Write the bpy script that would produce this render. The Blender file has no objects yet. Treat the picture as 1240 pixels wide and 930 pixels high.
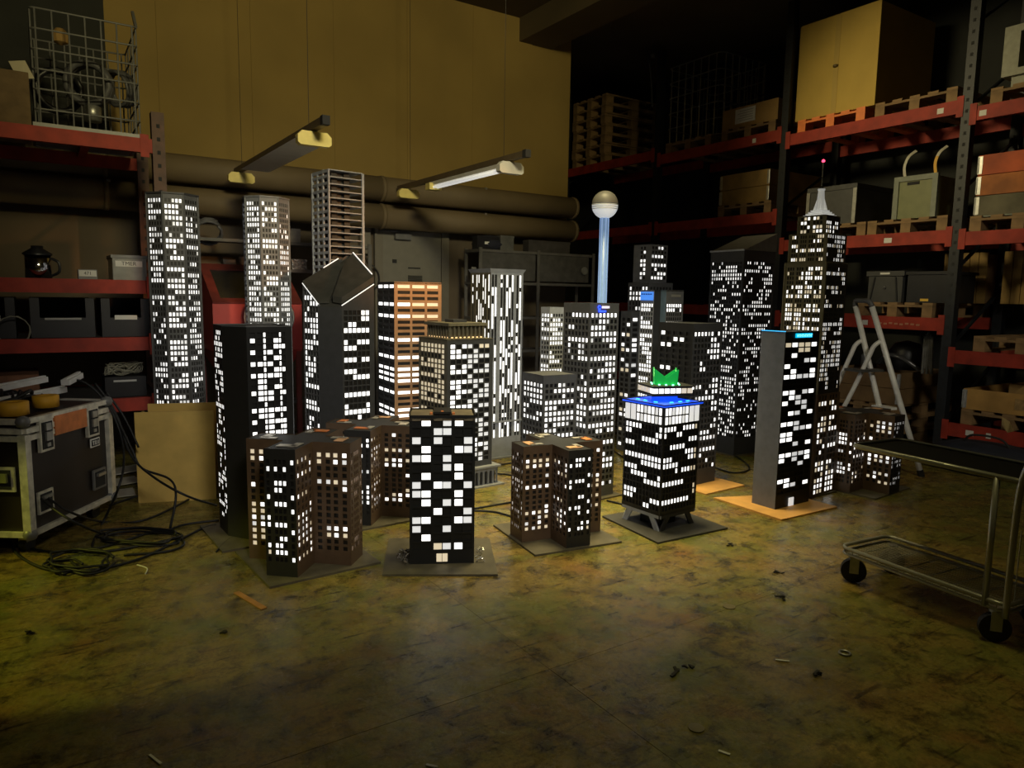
import bpy, bmesh, math, random
from mathutils import Matrix, Vector

# ------------------------------------------------------------------ camera, light, exposure
SC = bpy.context.scene
COL = SC.collection
H, F = 1.5, 870.0
YAW, PIT, ROL = math.radians(33.5), math.radians(7.0), math.radians(0.9)
_sy, _cy, _sp, _cp = math.sin(YAW), math.cos(YAW), math.sin(PIT), math.cos(PIT)
FW = Vector((_sy*_cp, _cy*_cp, -_sp)); R0 = Vector((_cy, -_sy, 0)); U0 = R0.cross(FW)
RT = R0*math.cos(ROL) + U0*math.sin(ROL); UP = U0*math.cos(ROL) - R0*math.sin(ROL)
cam = bpy.data.cameras.new('camera'); cam.sensor_width = 36; cam.sensor_fit = 'HORIZONTAL'
cam.lens = 36*F/1240; cam.clip_start = 0.05; cam.clip_end = 100
CAM = bpy.data.objects.new('camera', cam); COL.objects.link(CAM)
CAM.matrix_world = Matrix(((RT.x, UP.x, -FW.x, 0), (RT.y, UP.y, -FW.y, 0), (RT.z, UP.z, -FW.z, H), (0, 0, 0, 1)))
SC.camera = CAM
vs = SC.view_settings
vs.view_transform = 'Standard'; vs.look = 'None'; vs.gamma = 1; vs.use_curve_mapping = False
vs.exposure = 0.0
W = bpy.data.worlds.new('world'); SC.world = W; W.use_nodes = True
W.node_tree.nodes['Background'].inputs[0].default_value = (1.0, 0.78, 0.42, 1)
W.node_tree.nodes['Background'].inputs[1].default_value = 0.012

def lamp(name, kind, loc, target, power, color, size=0.3, spot=60, blend=0.3, spread=None):
    l = bpy.data.lights.new(name, kind); l.energy = power; l.color = color
    if kind == 'AREA':
        l.size = size
        if spread: l.spread = math.radians(spread)
    else: l.shadow_soft_size = size
    if kind == 'SPOT': l.spot_size = math.radians(spot); l.spot_blend = blend
    o = bpy.data.objects.new(name, l); COL.objects.link(o); o.location = loc
    o.rotation_euler = (Vector(target)-Vector(loc)).to_track_quat('-Z', 'Y').to_euler()
    return o
lamp('hall_lamp_and_fill', 'SPOT', (1.2, -1.5, 4.6), (2.7, 7.9, 4.0), 900, (1.0, 0.86, 0.42), 0.5, 54, 0.7)          # lamps behind the photographer and under the roof, plus added fill lights
lamp('hall_lamp_and_fill', 'SPOT', (0.8, 5.2, 4.7), (7.3, 4.1, 3.1), 900, (1.0, 0.84, 0.46), 0.4, 34, 1.0)
lamp('hall_lamp_and_fill', 'SPOT', (0.6, -1.8, 4.7), (2.4, 5.3, 1.0), 800, (1.0, 0.95, 0.86), 0.6, 42, 0.8)  # unseen fill spot, added to brighten the tower fronts
lamp('hall_lamp_and_fill', 'SPOT', (2.4, -2.2, 4.6), (6.9, 3.3, 1.0), 420, (1.0, 0.92, 0.74), 0.5, 28, 0.9)  # added fill spot that lifts the ladder and the lower right rack
lamp('overhead_fill', 'AREA', (3.3, 4.0, 4.85), (3.3, 4.0, 0.0), 34, (1.0, 0.84, 0.42), 1.0, spread=48)  # area fill added overhead to make a pool of light round the towers
lamp('overhead_fill', 'AREA', (3.0, 2.2, 4.85), (3.0, 2.2, 0.0), 13, (1.0, 0.90, 0.40), 1.4, spread=100)  # broad added fill, raises the foreground floor
lamp('doorway_lamp', 'SPOT', (-2.6, 4.9, 2.4), (-0.10, 3.95, 0.0), 210, (0.90, 0.88, 0.10), 0.05, 30, 0.2)
lamp('work_lamp', 'SPOT', (6.2, 0.9, 3.3), (2.4, 5.7, 1.85), 800, (1.0, 0.42, 0.12), 0.10, 15, 0.8)

# ------------------------------------------------------------------ helpers
def ray(x, y): return FW*F + RT*(x-620) - UP*(y-465)
def hd(x, y):
    d = ray(x, y); n = math.hypot(d.x, d.y); return (d.x/n, d.y/n)
def at(x, y, D): h = hd(x, y); return (h[0]*D, h[1]*D)
def fl(x, y, z=0.0):
    d = ray(x, y); t = (z-H)/d.z; return Vector((d.x*t, d.y*t, z))
def pX(x, y, X):
    d = ray(x, y); t = X/d.x; return Vector((X, d.y*t, H+d.z*t))
def pY(x, y, Y):
    d = ray(x, y); t = Y/d.y; return Vector((d.x*t, Y, H+d.z*t))
def zt(x, y, P):
    d = ray(x, y); return H + d.z*math.hypot(P[0], P[1])/math.hypot(d.x, d.y)
def lin(c): return tuple(((v/255+0.055)/1.055)**2.4 if v > 10 else v/255/12.92 for v in c)

MATS = {}
def mat(name, col, rough=0.6, metal=0.0, emit=0.0, var=0.25, scale=12.0, bump=0.0, ecol=None, alpha=None, trans=0.0, spec=0.5):
    if name in MATS: return MATS[name]
    m = bpy.data.materials.new(name); m.use_nodes = True; nt = m.node_tree; b = nt.nodes['Principled BSDF']
    b.inputs['Roughness'].default_value = rough; b.inputs['Metallic'].default_value = metal
    b.inputs['Specular IOR Level'].default_value = spec
    c = tuple(col[:3])
    if var > 0:
        tc = nt.nodes.new('ShaderNodeTexCoord'); n = nt.nodes.new('ShaderNodeTexNoise')
        n.inputs['Scale'].default_value = scale; n.inputs['Detail'].default_value = 5
        nt.links.new(tc.outputs['Object'], n.inputs['Vector'])
        r = nt.nodes.new('ShaderNodeValToRGB')
        r.color_ramp.elements[0].position = 0.3; r.color_ramp.elements[1].position = 0.7
        r.color_ramp.elements[0].color = tuple(v*(1-var) for v in c)+(1,)
        r.color_ramp.elements[1].color = tuple(min(1, v*(1+var)) for v in c)+(1,)
        nt.links.new(n.outputs['Fac'], r.inputs['Fac']); nt.links.new(r.outputs['Color'], b.inputs['Base Color'])
        if bump:
            bp = nt.nodes.new('ShaderNodeBump'); bp.inputs['Strength'].default_value = bump; bp.inputs['Distance'].default_value = 0.01
            nt.links.new(n.outputs['Fac'], bp.inputs['Height']); nt.links.new(bp.outputs['Normal'], b.inputs['Normal'])
    else: b.inputs['Base Color'].default_value = c+(1,)
    if emit:
        b.inputs['Emission Color'].default_value = tuple((ecol or c)[:3])+(1,); b.inputs['Emission Strength'].default_value = emit
    if trans: b.inputs['Transmission Weight'].default_value = trans
    MATS[name] = m; return m

def tag(o, label=None, cat=None, group=None, kind=None):
    if label: o['label'] = label
    if cat: o['category'] = cat
    if group: o['group'] = group
    if kind: o['kind'] = kind
    return o
PM = {}
def thing(name, label, cat, loc=(0, 0, 0), rz=0.0, group=None):
    o = bpy.data.objects.new(name, None); COL.objects.link(o); o.empty_display_size = 0.1
    o.location = loc; o.rotation_euler = (0, 0, rz); tag(o, label, cat, group)
    PM[o.name] = Matrix.Translation(Vector(loc)) @ Matrix.Rotation(rz, 4, 'Z'); return o
def adopt(o, parent):
    o.parent = parent
    if parent and parent.name in PM: o.matrix_parent_inverse = PM[parent.name].inverted()
def link(name, me, parent=None):
    o = bpy.data.objects.new(name, me); COL.objects.link(o)
    if parent: adopt(o, parent)
    return o
def dup(root, loc, rz=0.0, label=None, group=None):
    r = root.copy(); COL.objects.link(r); r.location = loc; r.rotation_euler = (0, 0, rz)
    if label: r['label'] = label
    if group: r['group'] = group
    for ch in root.children:
        c = ch.copy(); COL.objects.link(c); c.parent = r
        for g in ch.children:
            d = g.copy(); COL.objects.link(d); d.parent = c
    return r

class MB:
    def __init__(s): s.v = []; s.f = []; s.m = []
    def add(s, vs, fs, m=0):
        b = len(s.v); s.v += [tuple(p) for p in vs]; s.f += [tuple(b+i for i in f) for f in fs]; s.m += [m]*len(fs); return s
    def quad(s, a, b, c, d, m=0): return s.add((a, b, c, d), ((0, 1, 2, 3),), m)
    def box(s, x0, y0, z0, x1, y1, z1, m=0):
        return s.add([(x0, y0, z0), (x1, y0, z0), (x1, y1, z0), (x0, y1, z0), (x0, y0, z1), (x1, y0, z1), (x1, y1, z1), (x0, y1, z1)],
                     ((3, 2, 1, 0), (4, 5, 6, 7), (0, 1, 5, 4), (1, 2, 6, 5), (2, 3, 7, 6), (3, 0, 4, 7)), m)
    def obox(s, c, sz, ex=(1, 0, 0), ey=None, m=0):
        ex = Vector(ex).normalized(); ey = Vector(ey) if ey else Vector((0, 0, 1)).cross(ex)
        ey = (ey - ex*ey.dot(ex)).normalized(); ez = ex.cross(ey); c = Vector(c)
        a, b, h = ex*sz[0]/2, ey*sz[1]/2, ez*sz[2]/2
        P = [c-a-b-h, c+a-b-h, c+a+b-h, c-a+b-h, c-a-b+h, c+a-b+h, c+a+b+h, c-a+b+h]
        return s.add(P, ((3, 2, 1, 0), (4, 5, 6, 7), (0, 1, 5, 4), (1, 2, 6, 5), (2, 3, 7, 6), (3, 0, 4, 7)), m)
    def bar(s, p, q, w, t, up=(0, 0, 1), m=0):
        p, q = Vector(p), Vector(q); d = q-p
        ey = Vector(up).cross(d)
        if ey.length < 1e-6: ey = Vector((1, 0, 0))
        return s.obox((p+q)/2, (d.length, w, t), d, ey, m)
    def prism(s, poly, z0, z1, m=0):
        n = len(poly); z1s = z1 if hasattr(z1, '__len__') else [z1]*n
        return s.add([(p[0], p[1], z0) for p in poly]+[(p[0], p[1], z1s[i]) for i, p in enumerate(poly)],
                     [tuple(range(n-1, -1, -1)), tuple(range(n, 2*n))]+[(i, (i+1) % n, n+(i+1) % n, n+i) for i in range(n)], m)
    def cyl(s, p, q, r0, r1=None, n=12, m=0):
        r1 = r0 if r1 is None else r1
        p, q = Vector(p), Vector(q); d = (q-p).normalized(); a = d.orthogonal().normalized(); b = d.cross(a)
        ang = [2*math.pi*i/n for i in range(n)]
        return s.add([p+(a*math.cos(t)+b*math.sin(t))*r0 for t in ang]+[q+(a*math.cos(t)+b*math.sin(t))*r1 for t in ang],
                     [tuple(range(n-1, -1, -1)), tuple(range(n, 2*n))]+[(i, (i+1) % n, n+(i+1) % n, n+i) for i in range(n)], m)
    def tube(s, pts, r, n=8, m=0, closed=False):
        pts = [Vector(p) for p in pts]; N = len(pts); base = len(s.v); prev = None
        for i, p in enumerate(pts):
            if closed: d = pts[(i+1) % N]-pts[i-1]
            else: d = pts[min(i+1, N-1)]-pts[max(i-1, 0)]
            d = d.normalized() if d.length > 1e-9 else Vector((0, 0, 1))
            a = prev-d*prev.dot(d) if prev is not None else d.orthogonal()
            if a.length < 1e-5: a = d.orthogonal()
            a.normalize(); prev = a; b = d.cross(a)
            s.v += [tuple(p+(a*math.cos(2*math.pi*k/n)+b*math.sin(2*math.pi*k/n))*r) for k in range(n)]
        for i in range(N if closed else N-1):
            A, B = base+i*n, base+((i+1) % N)*n
            for k in range(n): s.f.append((A+k, A+(k+1) % n, B+(k+1) % n, B+k)); s.m.append(m)
        if not closed:
            s.f.append(tuple(base+k for k in range(n-1, -1, -1))); s.m.append(m)
            s.f.append(tuple(base+(N-1)*n+k for k in range(n))); s.m.append(m)
        return s
    def lathe(s, c, prof, n=24, m=0):
        c = Vector(c); b = len(s.v)
        for r, z in prof: s.v += [(c.x+r*math.cos(2*math.pi*k/n), c.y+r*math.sin(2*math.pi*k/n), c.z+z) for k in range(n)]
        for i in range(len(prof)-1):
            for k in range(n): s.f.append((b+i*n+k, b+i*n+(k+1) % n, b+(i+1)*n+(k+1) % n, b+(i+1)*n+k)); s.m.append(m)
        return s
    def mesh(s, name, mats, smooth=False):
        me = bpy.data.meshes.new(name); me.from_pydata(s.v, [], s.f)
        for k in (mats if isinstance(mats, (list, tuple)) else [mats]): me.materials.append(k)
        if any(s.m): me.polygons.foreach_set('material_index', s.m)
        if smooth: me.polygons.foreach_set('use_smooth', [True]*len(s.f))
        me.update(); return me
    def build(s, name, mats, parent=None, smooth=False): return link(name, s.mesh(name, mats, smooth), parent)
def solo(mb, name, mats, label, cat, group=None, smooth=False): return tag(mb.build(name, mats, None, smooth), label, cat, group)
def smoothpath(pts, k=6):
    P = [Vector(p) for p in pts]; out = []
    for i in range(len(P)-1):
        a, b, c, d = P[max(i-1, 0)], P[i], P[i+1], P[min(i+2, len(P)-1)]
        for j in range(k):
            t = j/k
            out.append(0.5*((2*b)+(c-a)*t+(2*a-5*b+4*c-d)*t*t+(3*b-3*c+d-a)*t**3))
    return out+[P[-1]]

# materials ------------------------------------------------------------------
LIT = {'s': mat('lit_small', (1, 0.98, 0.93), emit=1.25, var=0), '#': mat('lit_white', (1, 0.98, 0.93), emit=1.8, var=0), 'o': mat('lit_soft', (0.9, 0.9, 0.88), emit=0.62, var=0),
       'w': mat('lit_warm', (0.95, 0.8, 0.55), emit=0.55, var=0), 'y': mat('lit_amber', (1, 0.72, 0.25), emit=0.9, var=0),
       'd': mat('lit_white', (1, 1, 1))}
DARKPANE = mat('dark_pane', (0.010, 0.009, 0.007), 0.5, var=0)
def paint(name, rgb, rough=0.55): return mat(name, lin(rgb), rough, var=0.12, scale=20)
BLACK = mat('black_paint', (0.008, 0.008, 0.007), 0.5, var=0.2)
MDF = mat('raw_fibreboard', (0.66, 0.35, 0.10), 0.6, var=0.15, scale=8)
WOOD = mat('pallet_wood', (0.26, 0.16, 0.07), 0.75, var=0.4, scale=6, bump=0.2)
STEEL = mat('galvanised_steel', (0.45, 0.45, 0.42), 0.38, 0.8, var=0.15, scale=30)
ALU = mat('aluminium', (0.80, 0.79, 0.75), 0.45, 0.15, var=0.1)
RED = mat('rack_red', (0.34, 0.032, 0.014), 0.65, var=0.25, scale=9)
POST = mat('rack_blue_black', (0.010, 0.012, 0.014), 0.5, var=0.3)
CARD = mat('cardboard', (0.36, 0.22, 0.07), 0.8, var=0.15, scale=5)
PLBLACK = mat('black_plastic', (0.012, 0.012, 0.014), 0.42, var=0.2)
RUBBER = mat('cable_rubber', (0.006, 0.006, 0.006), 0.55, var=0)
PAPER = mat('white_paper', (0.75, 0.74, 0.68), 0.8, var=0.05)
INK = mat('ink', (0.02, 0.02, 0.02), 0.8, var=0)
GREYM = mat('grey_metal', (0.17, 0.17, 0.165), 0.45, 0.2, var=0.15)

# ------------------------------------------------------------------ the hall
def floor_material():
    m = bpy.data.materials.new('stained_concrete'); m.use_nodes = True; nt = m.node_tree; b = nt.nodes['Principled BSDF']
    N, L = nt.nodes.new, nt.links.new
    geo = N('ShaderNodeNewGeometry')
    def noise(sc, det=6, rough=0.6, dist=0.0):
        n = N('ShaderNodeTexNoise'); n.inputs['Scale'].default_value = sc; n.inputs['Detail'].default_value = det
        n.inputs['Roughness'].default_value = rough; n.inputs['Distortion'].default_value = dist
        L(geo.outputs['Position'], n.inputs['Vector']); return n.outputs['Fac']
    def ramp(src, stops):
        r = N('ShaderNodeValToRGB'); e = r.color_ramp.elements
        while len(e) < len(stops): e.new(0.5)
        for k, (p, c) in zip(e, stops): k.position = p; k.color = c if len(c) == 4 else tuple(c)+(1,)
        L(src, r.inputs['Fac']); return r.outputs['Color']
    def mix(a, c, f, mode='MIX'):
        x = N('ShaderNodeMix'); x.data_type = 'RGBA'; x.blend_type = mode
        if isinstance(f, float): x.inputs[0].default_value = f
        else: L(f, x.inputs[0])
        L(a, x.inputs[6]); L(c, x.inputs[7]); return x.outputs[2]
    base = ramp(noise(1.1, 9, 0.7, 0.15), ((0.3, (0.11, 0.075, 0.018)), (0.44, (0.28, 0.20, 0.048)), (0.56, (0.20, 0.18, 0.038)), (0.70, (0.44, 0.30, 0.075))))
    rust = ramp(noise(2.3, 8, 0.68, 0.25), ((0.5, (0, 0, 0)), (0.72, (1, 1, 1))))
    rc = N('ShaderNodeRGB'); rc.outputs[0].default_value = (0.24, 0.12, 0.03, 1)
    c = mix(base, rc.outputs[0], rust)
    spots = ramp(noise(7.5, 10, 0.74, 0.35), ((0.36, (0.10, 0.10, 0.10)), (0.52, (1, 1, 1))))
    c = mix(c, spots, 0.85, 'MULTIPLY')
    fine = ramp(noise(60, 6, 0.8), ((0.33, (0.25, 0.25, 0.25)), (0.52, (1, 1, 1)), (0.72, (1.35, 1.3, 1.2))))
    c = mix(c, fine, 0.6, 'MULTIPLY')
    green = ramp(noise(1.7, 7, 0.65, 0.2), ((0.52, (0, 0, 0)), (0.68, (1, 1, 1))))
    gc = N('ShaderNodeRGB'); gc.outputs[0].default_value = (0.14, 0.15, 0.03, 1)
    c = mix(c, gc.outputs[0], green)
    c = mix(c, ramp(noise(19, 8, 0.75, 0.1), ((0.34, (0.30, 0.30, 0.30)), (0.50, (1, 1, 1)))), 0.7, 'MULTIPLY')
    mp = N('ShaderNodeMapping'); mp.inputs['Rotation'].default_value = (0, 0, 0.45); mp.inputs['Scale'].default_value = (3.0, 26.0, 1)
    L(geo.outputs['Position'], mp.inputs['Vector'])
    sn = N('ShaderNodeTexNoise'); sn.inputs['Scale'].default_value = 1.3; sn.inputs['Detail'].default_value = 6; sn.inputs['Distortion'].default_value = 0.4
    L(mp.outputs['Vector'], sn.inputs['Vector'])
    c = mix(c, ramp(sn.outputs['Fac'], ((0.30, (0.22, 0.20, 0.18)), (0.40, (1, 1, 1)))), 0.8, 'MULTIPLY')
    L(c, b.inputs['Base Color']); b.inputs['Specular IOR Level'].default_value = 0.42
    rr = ramp(noise(3.5, 9, 0.72, 0.2), ((0.3, (0.13, 0.13, 0.13)), (0.62, (0.33, 0.33, 0.33))))
    L(rr, b.inputs['Roughness'])
    bp = N('ShaderNodeBump'); bp.inputs['Strength'].default_value = 0.35; bp.inputs['Distance'].default_value = 0.006
    L(noise(28, 8, 0.75), bp.inputs['Height'])
    bp2 = N('ShaderNodeBump'); bp2.inputs['Strength'].default_value = 0.2; bp2.inputs['Distance'].default_value = 0.03
    L(noise(5, 4, 0.6), bp2.inputs['Height']); L(bp.outputs['Normal'], bp2.inputs['Normal'])
    L(bp2.outputs['Normal'], b.inputs['Normal'])
    return m
FLOORM = floor_material()
JOINT = mat('joint_dirt', (0.08, 0.058, 0.022), 0.9, var=0.3)
FX = [-4.9, -2.72, -0.53, 1.66, 3.85, 6.04, 8.6]; FY = [-3.6, -0.1, 2.2, 4.4, 6.6, 8.8, 11.2]
floor = MB().box(-4.9, -3.6, -0.10, 8.6, 11.2, -0.0015).build('floor', JOINT); tag(floor, kind='structure')
for i in range(6):
    for j in range(6):
        MB().box(FX[i]+0.0012, FY[j]+0.0012, -0.02, FX[i+1]-0.0012, FY[j+1]-0.0012, 0.0).build('floor_slab', FLOORM, floor)
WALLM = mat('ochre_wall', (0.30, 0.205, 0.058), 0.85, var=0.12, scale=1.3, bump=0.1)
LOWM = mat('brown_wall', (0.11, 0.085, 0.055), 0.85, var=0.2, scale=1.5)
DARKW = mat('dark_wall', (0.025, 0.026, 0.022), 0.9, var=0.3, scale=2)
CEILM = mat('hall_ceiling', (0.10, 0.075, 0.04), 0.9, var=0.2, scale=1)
ZC = 4.95; YW = 7.9; XC = 6.08
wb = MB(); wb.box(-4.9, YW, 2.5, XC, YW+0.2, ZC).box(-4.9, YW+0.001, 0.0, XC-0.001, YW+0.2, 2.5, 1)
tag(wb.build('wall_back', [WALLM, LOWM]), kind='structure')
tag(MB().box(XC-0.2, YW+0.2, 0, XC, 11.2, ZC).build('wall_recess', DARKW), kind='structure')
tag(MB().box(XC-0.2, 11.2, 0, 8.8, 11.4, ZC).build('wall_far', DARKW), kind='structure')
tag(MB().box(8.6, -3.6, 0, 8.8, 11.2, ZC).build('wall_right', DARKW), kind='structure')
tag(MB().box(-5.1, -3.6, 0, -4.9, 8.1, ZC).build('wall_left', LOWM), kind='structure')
tag(MB().box(-5.1, -3.6, ZC, 8.8, 11.4, ZC+0.2).build('ceiling', CEILM), kind='structure')
p = fl(625, 22, ZC-0.25)
tag(MB().box(5.25, 3.2, ZC-0.28, 5.75, YW, ZC).build('trim_1', CEILM), kind='structure')          # ceiling beam
# ochre wall boards (joints show as faint vertical lines)
for k in range(6):
    x0 = 0.23+k*0.87
    MB().box(x0+0.001, YW-0.012, 2.72, x0+0.869, YW, ZC).build('wall_panel', WALLM, bpy.data.objects['wall_back'])
# heating pipes
PIPE = mat('pipe_lagging', (0.17, 0.125, 0.065), 0.7, var=0.15, scale=2)
for z, lab in ((2.66, 'upper of two fat lagged pipes running along the ochre back wall'), (2.36, 'lower of two fat lagged pipes along the wall above the door')):
    t = thing('heating_pipe', lab, 'pipe', (2, 7.66, z))
    for k in range(4): MB().cyl((-4.8+k*2.7, 7.68, z), (-2.12+k*2.7, 7.68, z), 0.135, n=20).build('pipe_section', PIPE, t, True)
    for k in range(4): MB().cyl((-2.13+k*2.7, 7.68, z), (-2.09+k*2.7, 7.68, z), 0.142, n=20).build('pipe_collar', PIPE, t, True)
    for k in range(4): MB().box(-1.4+k*2.0, 7.60, z+0.10, -1.37+k*2.0, 7.885, z+0.13).build('pipe_bracket', STEEL, t)

# door
DOORM = mat('grey_door_paint', (0.19, 0.18, 0.145), 0.5, var=0.06)
FRAME = mat('door_frame_paint', (0.17, 0.155, 0.12), 0.55, var=0.06)
d = thing('door_1', 'grey steel door with closer and vent grille in the back wall', 'door', (3.75, YW, 0)); d['kind'] = 'structure'
for a in ((3.28, 3.38), (4.14, 4.24)): MB().box(a[0], YW-0.06, 0, a[1], YW, 2.32).build('door_frame', FRAME, d)
MB().box(3.38, YW-0.06, 2.24, 4.14, YW, 2.32).build('door_frame', FRAME, d)
MB().box(3.385, YW-0.045, 0.01, 4.135, YW-0.005, 2.235).build('door_leaf', DOORM, d)
MB().box(3.52, YW-0.10, 2.13, 3.72, YW-0.045, 2.20).obox((3.46, YW-0.08, 2.215), (0.26, 0.02, 0.02)).build('door_closer', GREYM, d)
g = MB()
for k in range(7): g.box(3.70, YW-0.06, 1.60+k*0.018, 3.88, YW-0.045, 1.612+k*0.018)
g.build('vent_grille', mat('dark_grille', (0.05, 0.048, 0.04), 0.6), d)
MB().box(4.00, YW-0.075, 1.50, 4.06, YW-0.045, 1.62).cyl((4.03, YW-0.10, 1.53), (4.03, YW-0.045, 1.53), 0.015).build('lock_plate', INK, d)
MB().box(3.50, YW-0.06, 1.86, 3.55, YW-0.045, 1.90).build('peephole_plate', INK, d)
MB().box(3.70, YW-0.05, 1.80, 3.86, YW-0.045, 1.815).build('letter_slot', INK, d)
t = thing('switch_box', 'tall pale electrical box beside the left door frame', 'box', (3.18, YW, 1.9))
MB().box(3.10, YW-0.08, 1.95, 3.22, YW, 2.32).build('housing', FRAME, t)
MB().tube(smoothpath([(3.16, 7.86, 1.95), (3.20, 7.83, 1.86), (3.30, 7.8, 1.74), (3.30, 7.8, 1.60), (3.20, 7.82, 1.55), (3.15, 7.86, 1.7), (3.16, 7.87, 1.93)]), 0.008).build('cable', RUBBER, t)

# ------------------------------------------------------------------ fluorescent battens
CAPY = mat('yellow_plastic', (0.85, 0.70, 0.22), 0.5, var=0.1)  # plain yellow end caps
TUBE = mat('tube_added_glow', (0.85, 0.85, 0.8), 0.3, emit=0.5, ecol=(1, 0.98, 0.92), var=0)  # emission put into the bare tubes to imitate light falling on them
LAMPM = mat('white_enamel', (0.72, 0.70, 0.62), 0.4, var=0.05)
RAILM = mat('lamp_rail', (0.16, 0.12, 0.07), 0.5, 0.3, var=0.1)
def batten(x, ya, yb, z, label, reflector):
    t = thing('ceiling_batten_lamp', label, 'lamp', (x, (ya+yb)/2, z), 0, 'tube lamps under the roof')
    MB().box(x-0.025, yb-0.25, z+0.01, x+0.025, 7.48, z+0.06).build('rail', RAILM, t)
    MB().box(x-0.026, yb-0.27, z+0.005, x+0.026, yb-0.22, z+0.065).build('rail_cap', INK, t)
    for yy in (ya-0.05, yb+0.1): MB().cyl((x, yy, z+0.06), (x, yy, ZC), 0.002, n=6).build('hanger_wire', INK, t)
    if reflector:
        mb = MB(); y0, y1 = yb-0.02, ya-0.52
        P = [(-0.03, 0.0), (0.03, 0.0), (0.125, -0.05), (-0.125, -0.05)]
        mb.add([(x+u, y0, z+v) for u, v in P]+[(x+u, y1, z+v) for u, v in P], ((0, 1, 2, 3), (7, 6, 5, 4), (0, 4, 5, 1), (1, 5, 6, 2), (2, 6, 7, 3), (3, 7, 4, 0)))
        mb.build('reflector', LAMPM, t)
    else:
        MB().box(x-0.03, yb-0.02, z-0.03, x+0.03, ya-0.55, z+0.005).build('ballast_box', LAMPM, t)
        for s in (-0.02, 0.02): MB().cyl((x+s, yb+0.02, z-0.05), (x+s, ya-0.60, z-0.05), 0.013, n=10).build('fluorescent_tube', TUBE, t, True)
    for yy, nm in ((ya, 'end_cap'), (yb, 'end_cap')):
        mb = MB(); pr = [(-0.12, -0.03), (-0.09, 0.0), (0.09, 0.0), (0.12, -0.03), (0.12, -0.08), (0.10, -0.095), (-0.10, -0.095), (-0.12, -0.08)]
        n = len(pr)
        mb.add([(x+a, yy-0.03, z+b) for a, b in pr]+[(x+a, yy+0.03, z+b) for a, b in pr], [tuple(range(n)), tuple(range(2*n-1, n-1, -1))]+[(i, n+i, n+(i+1) % n, (i+1) % n) for i in range(n)])
        mb.build(nm, CAPY if (reflector or yy == ya) else LAMPM, t)
    if not reflector: MB().box(x-0.07, ya-0.64, z-0.075, x+0.07, ya-0.55, z-0.01).build('lamp_holder', CAPY, t)
batten(1.70, 7.30, 5.15, 2.62, 'left tube lamp with trapezoid reflector and yellow end caps', True)
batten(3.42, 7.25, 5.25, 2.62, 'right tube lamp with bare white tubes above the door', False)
t = thing('pendant_lamp', 'unlit dome pendant lamp hanging under the dark ceiling', 'lamp', tuple(pX(724, 26, 6.4)))
p = pX(724, 30, 6.4)
MB().lathe(p, ((0.13, 0.0), (0.12, 0.07), (0.07, 0.13), (0.03, 0.16), (0.0, 0.16)), 24).build('lamp_shade', mat('dull_white_shade', (0.6, 0.6, 0.52), 0.5), t, True)
MB().cyl(p+Vector((0, 0, 0.15)), (p.x, p.y, ZC), 0.01, n=6).build('cord', INK, t)

# ------------------------------------------------------------------ model buildings
RND = random.Random(7)
def rnd(nx, ny, dens, seed, ch='#', run=0.5, soft=0.0):
    r = random.Random(seed); out = []
    for j in range(ny):
        dj = min(0.95, max(0.05, dens*(0.45+1.1*r.random()))); row = ''; on = r.random() < dj
        for i in range(nx):
            if r.random() > run: on = r.random() < dj
            c = '.'
            if on: c = 'o' if r.random() < soft else r.choice(ch)
            row += c
        out.append(row)
    return out
def grid(nx, ny, pat, ml=0.04, mr=0.04, mt=0.02, mb=0.03, fx=0.68, fy=0.66, cols=None, rows=None):
    if cols is None:
        w = (1-ml-mr)/nx; cols = [(ml+w*(i+(1-fx)/2), ml+w*(i+(1+fx)/2)) for i in range(nx)]
    if rows is None:
        h = (1-mt-mb)/ny; rows = [(mt+h*(j+(1-fy)/2), mt+h*(j+(1+fy)/2)) for j in range(ny)]
    return dict(cols=cols, rows=rows, pat=pat)
PANES = {}
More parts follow.
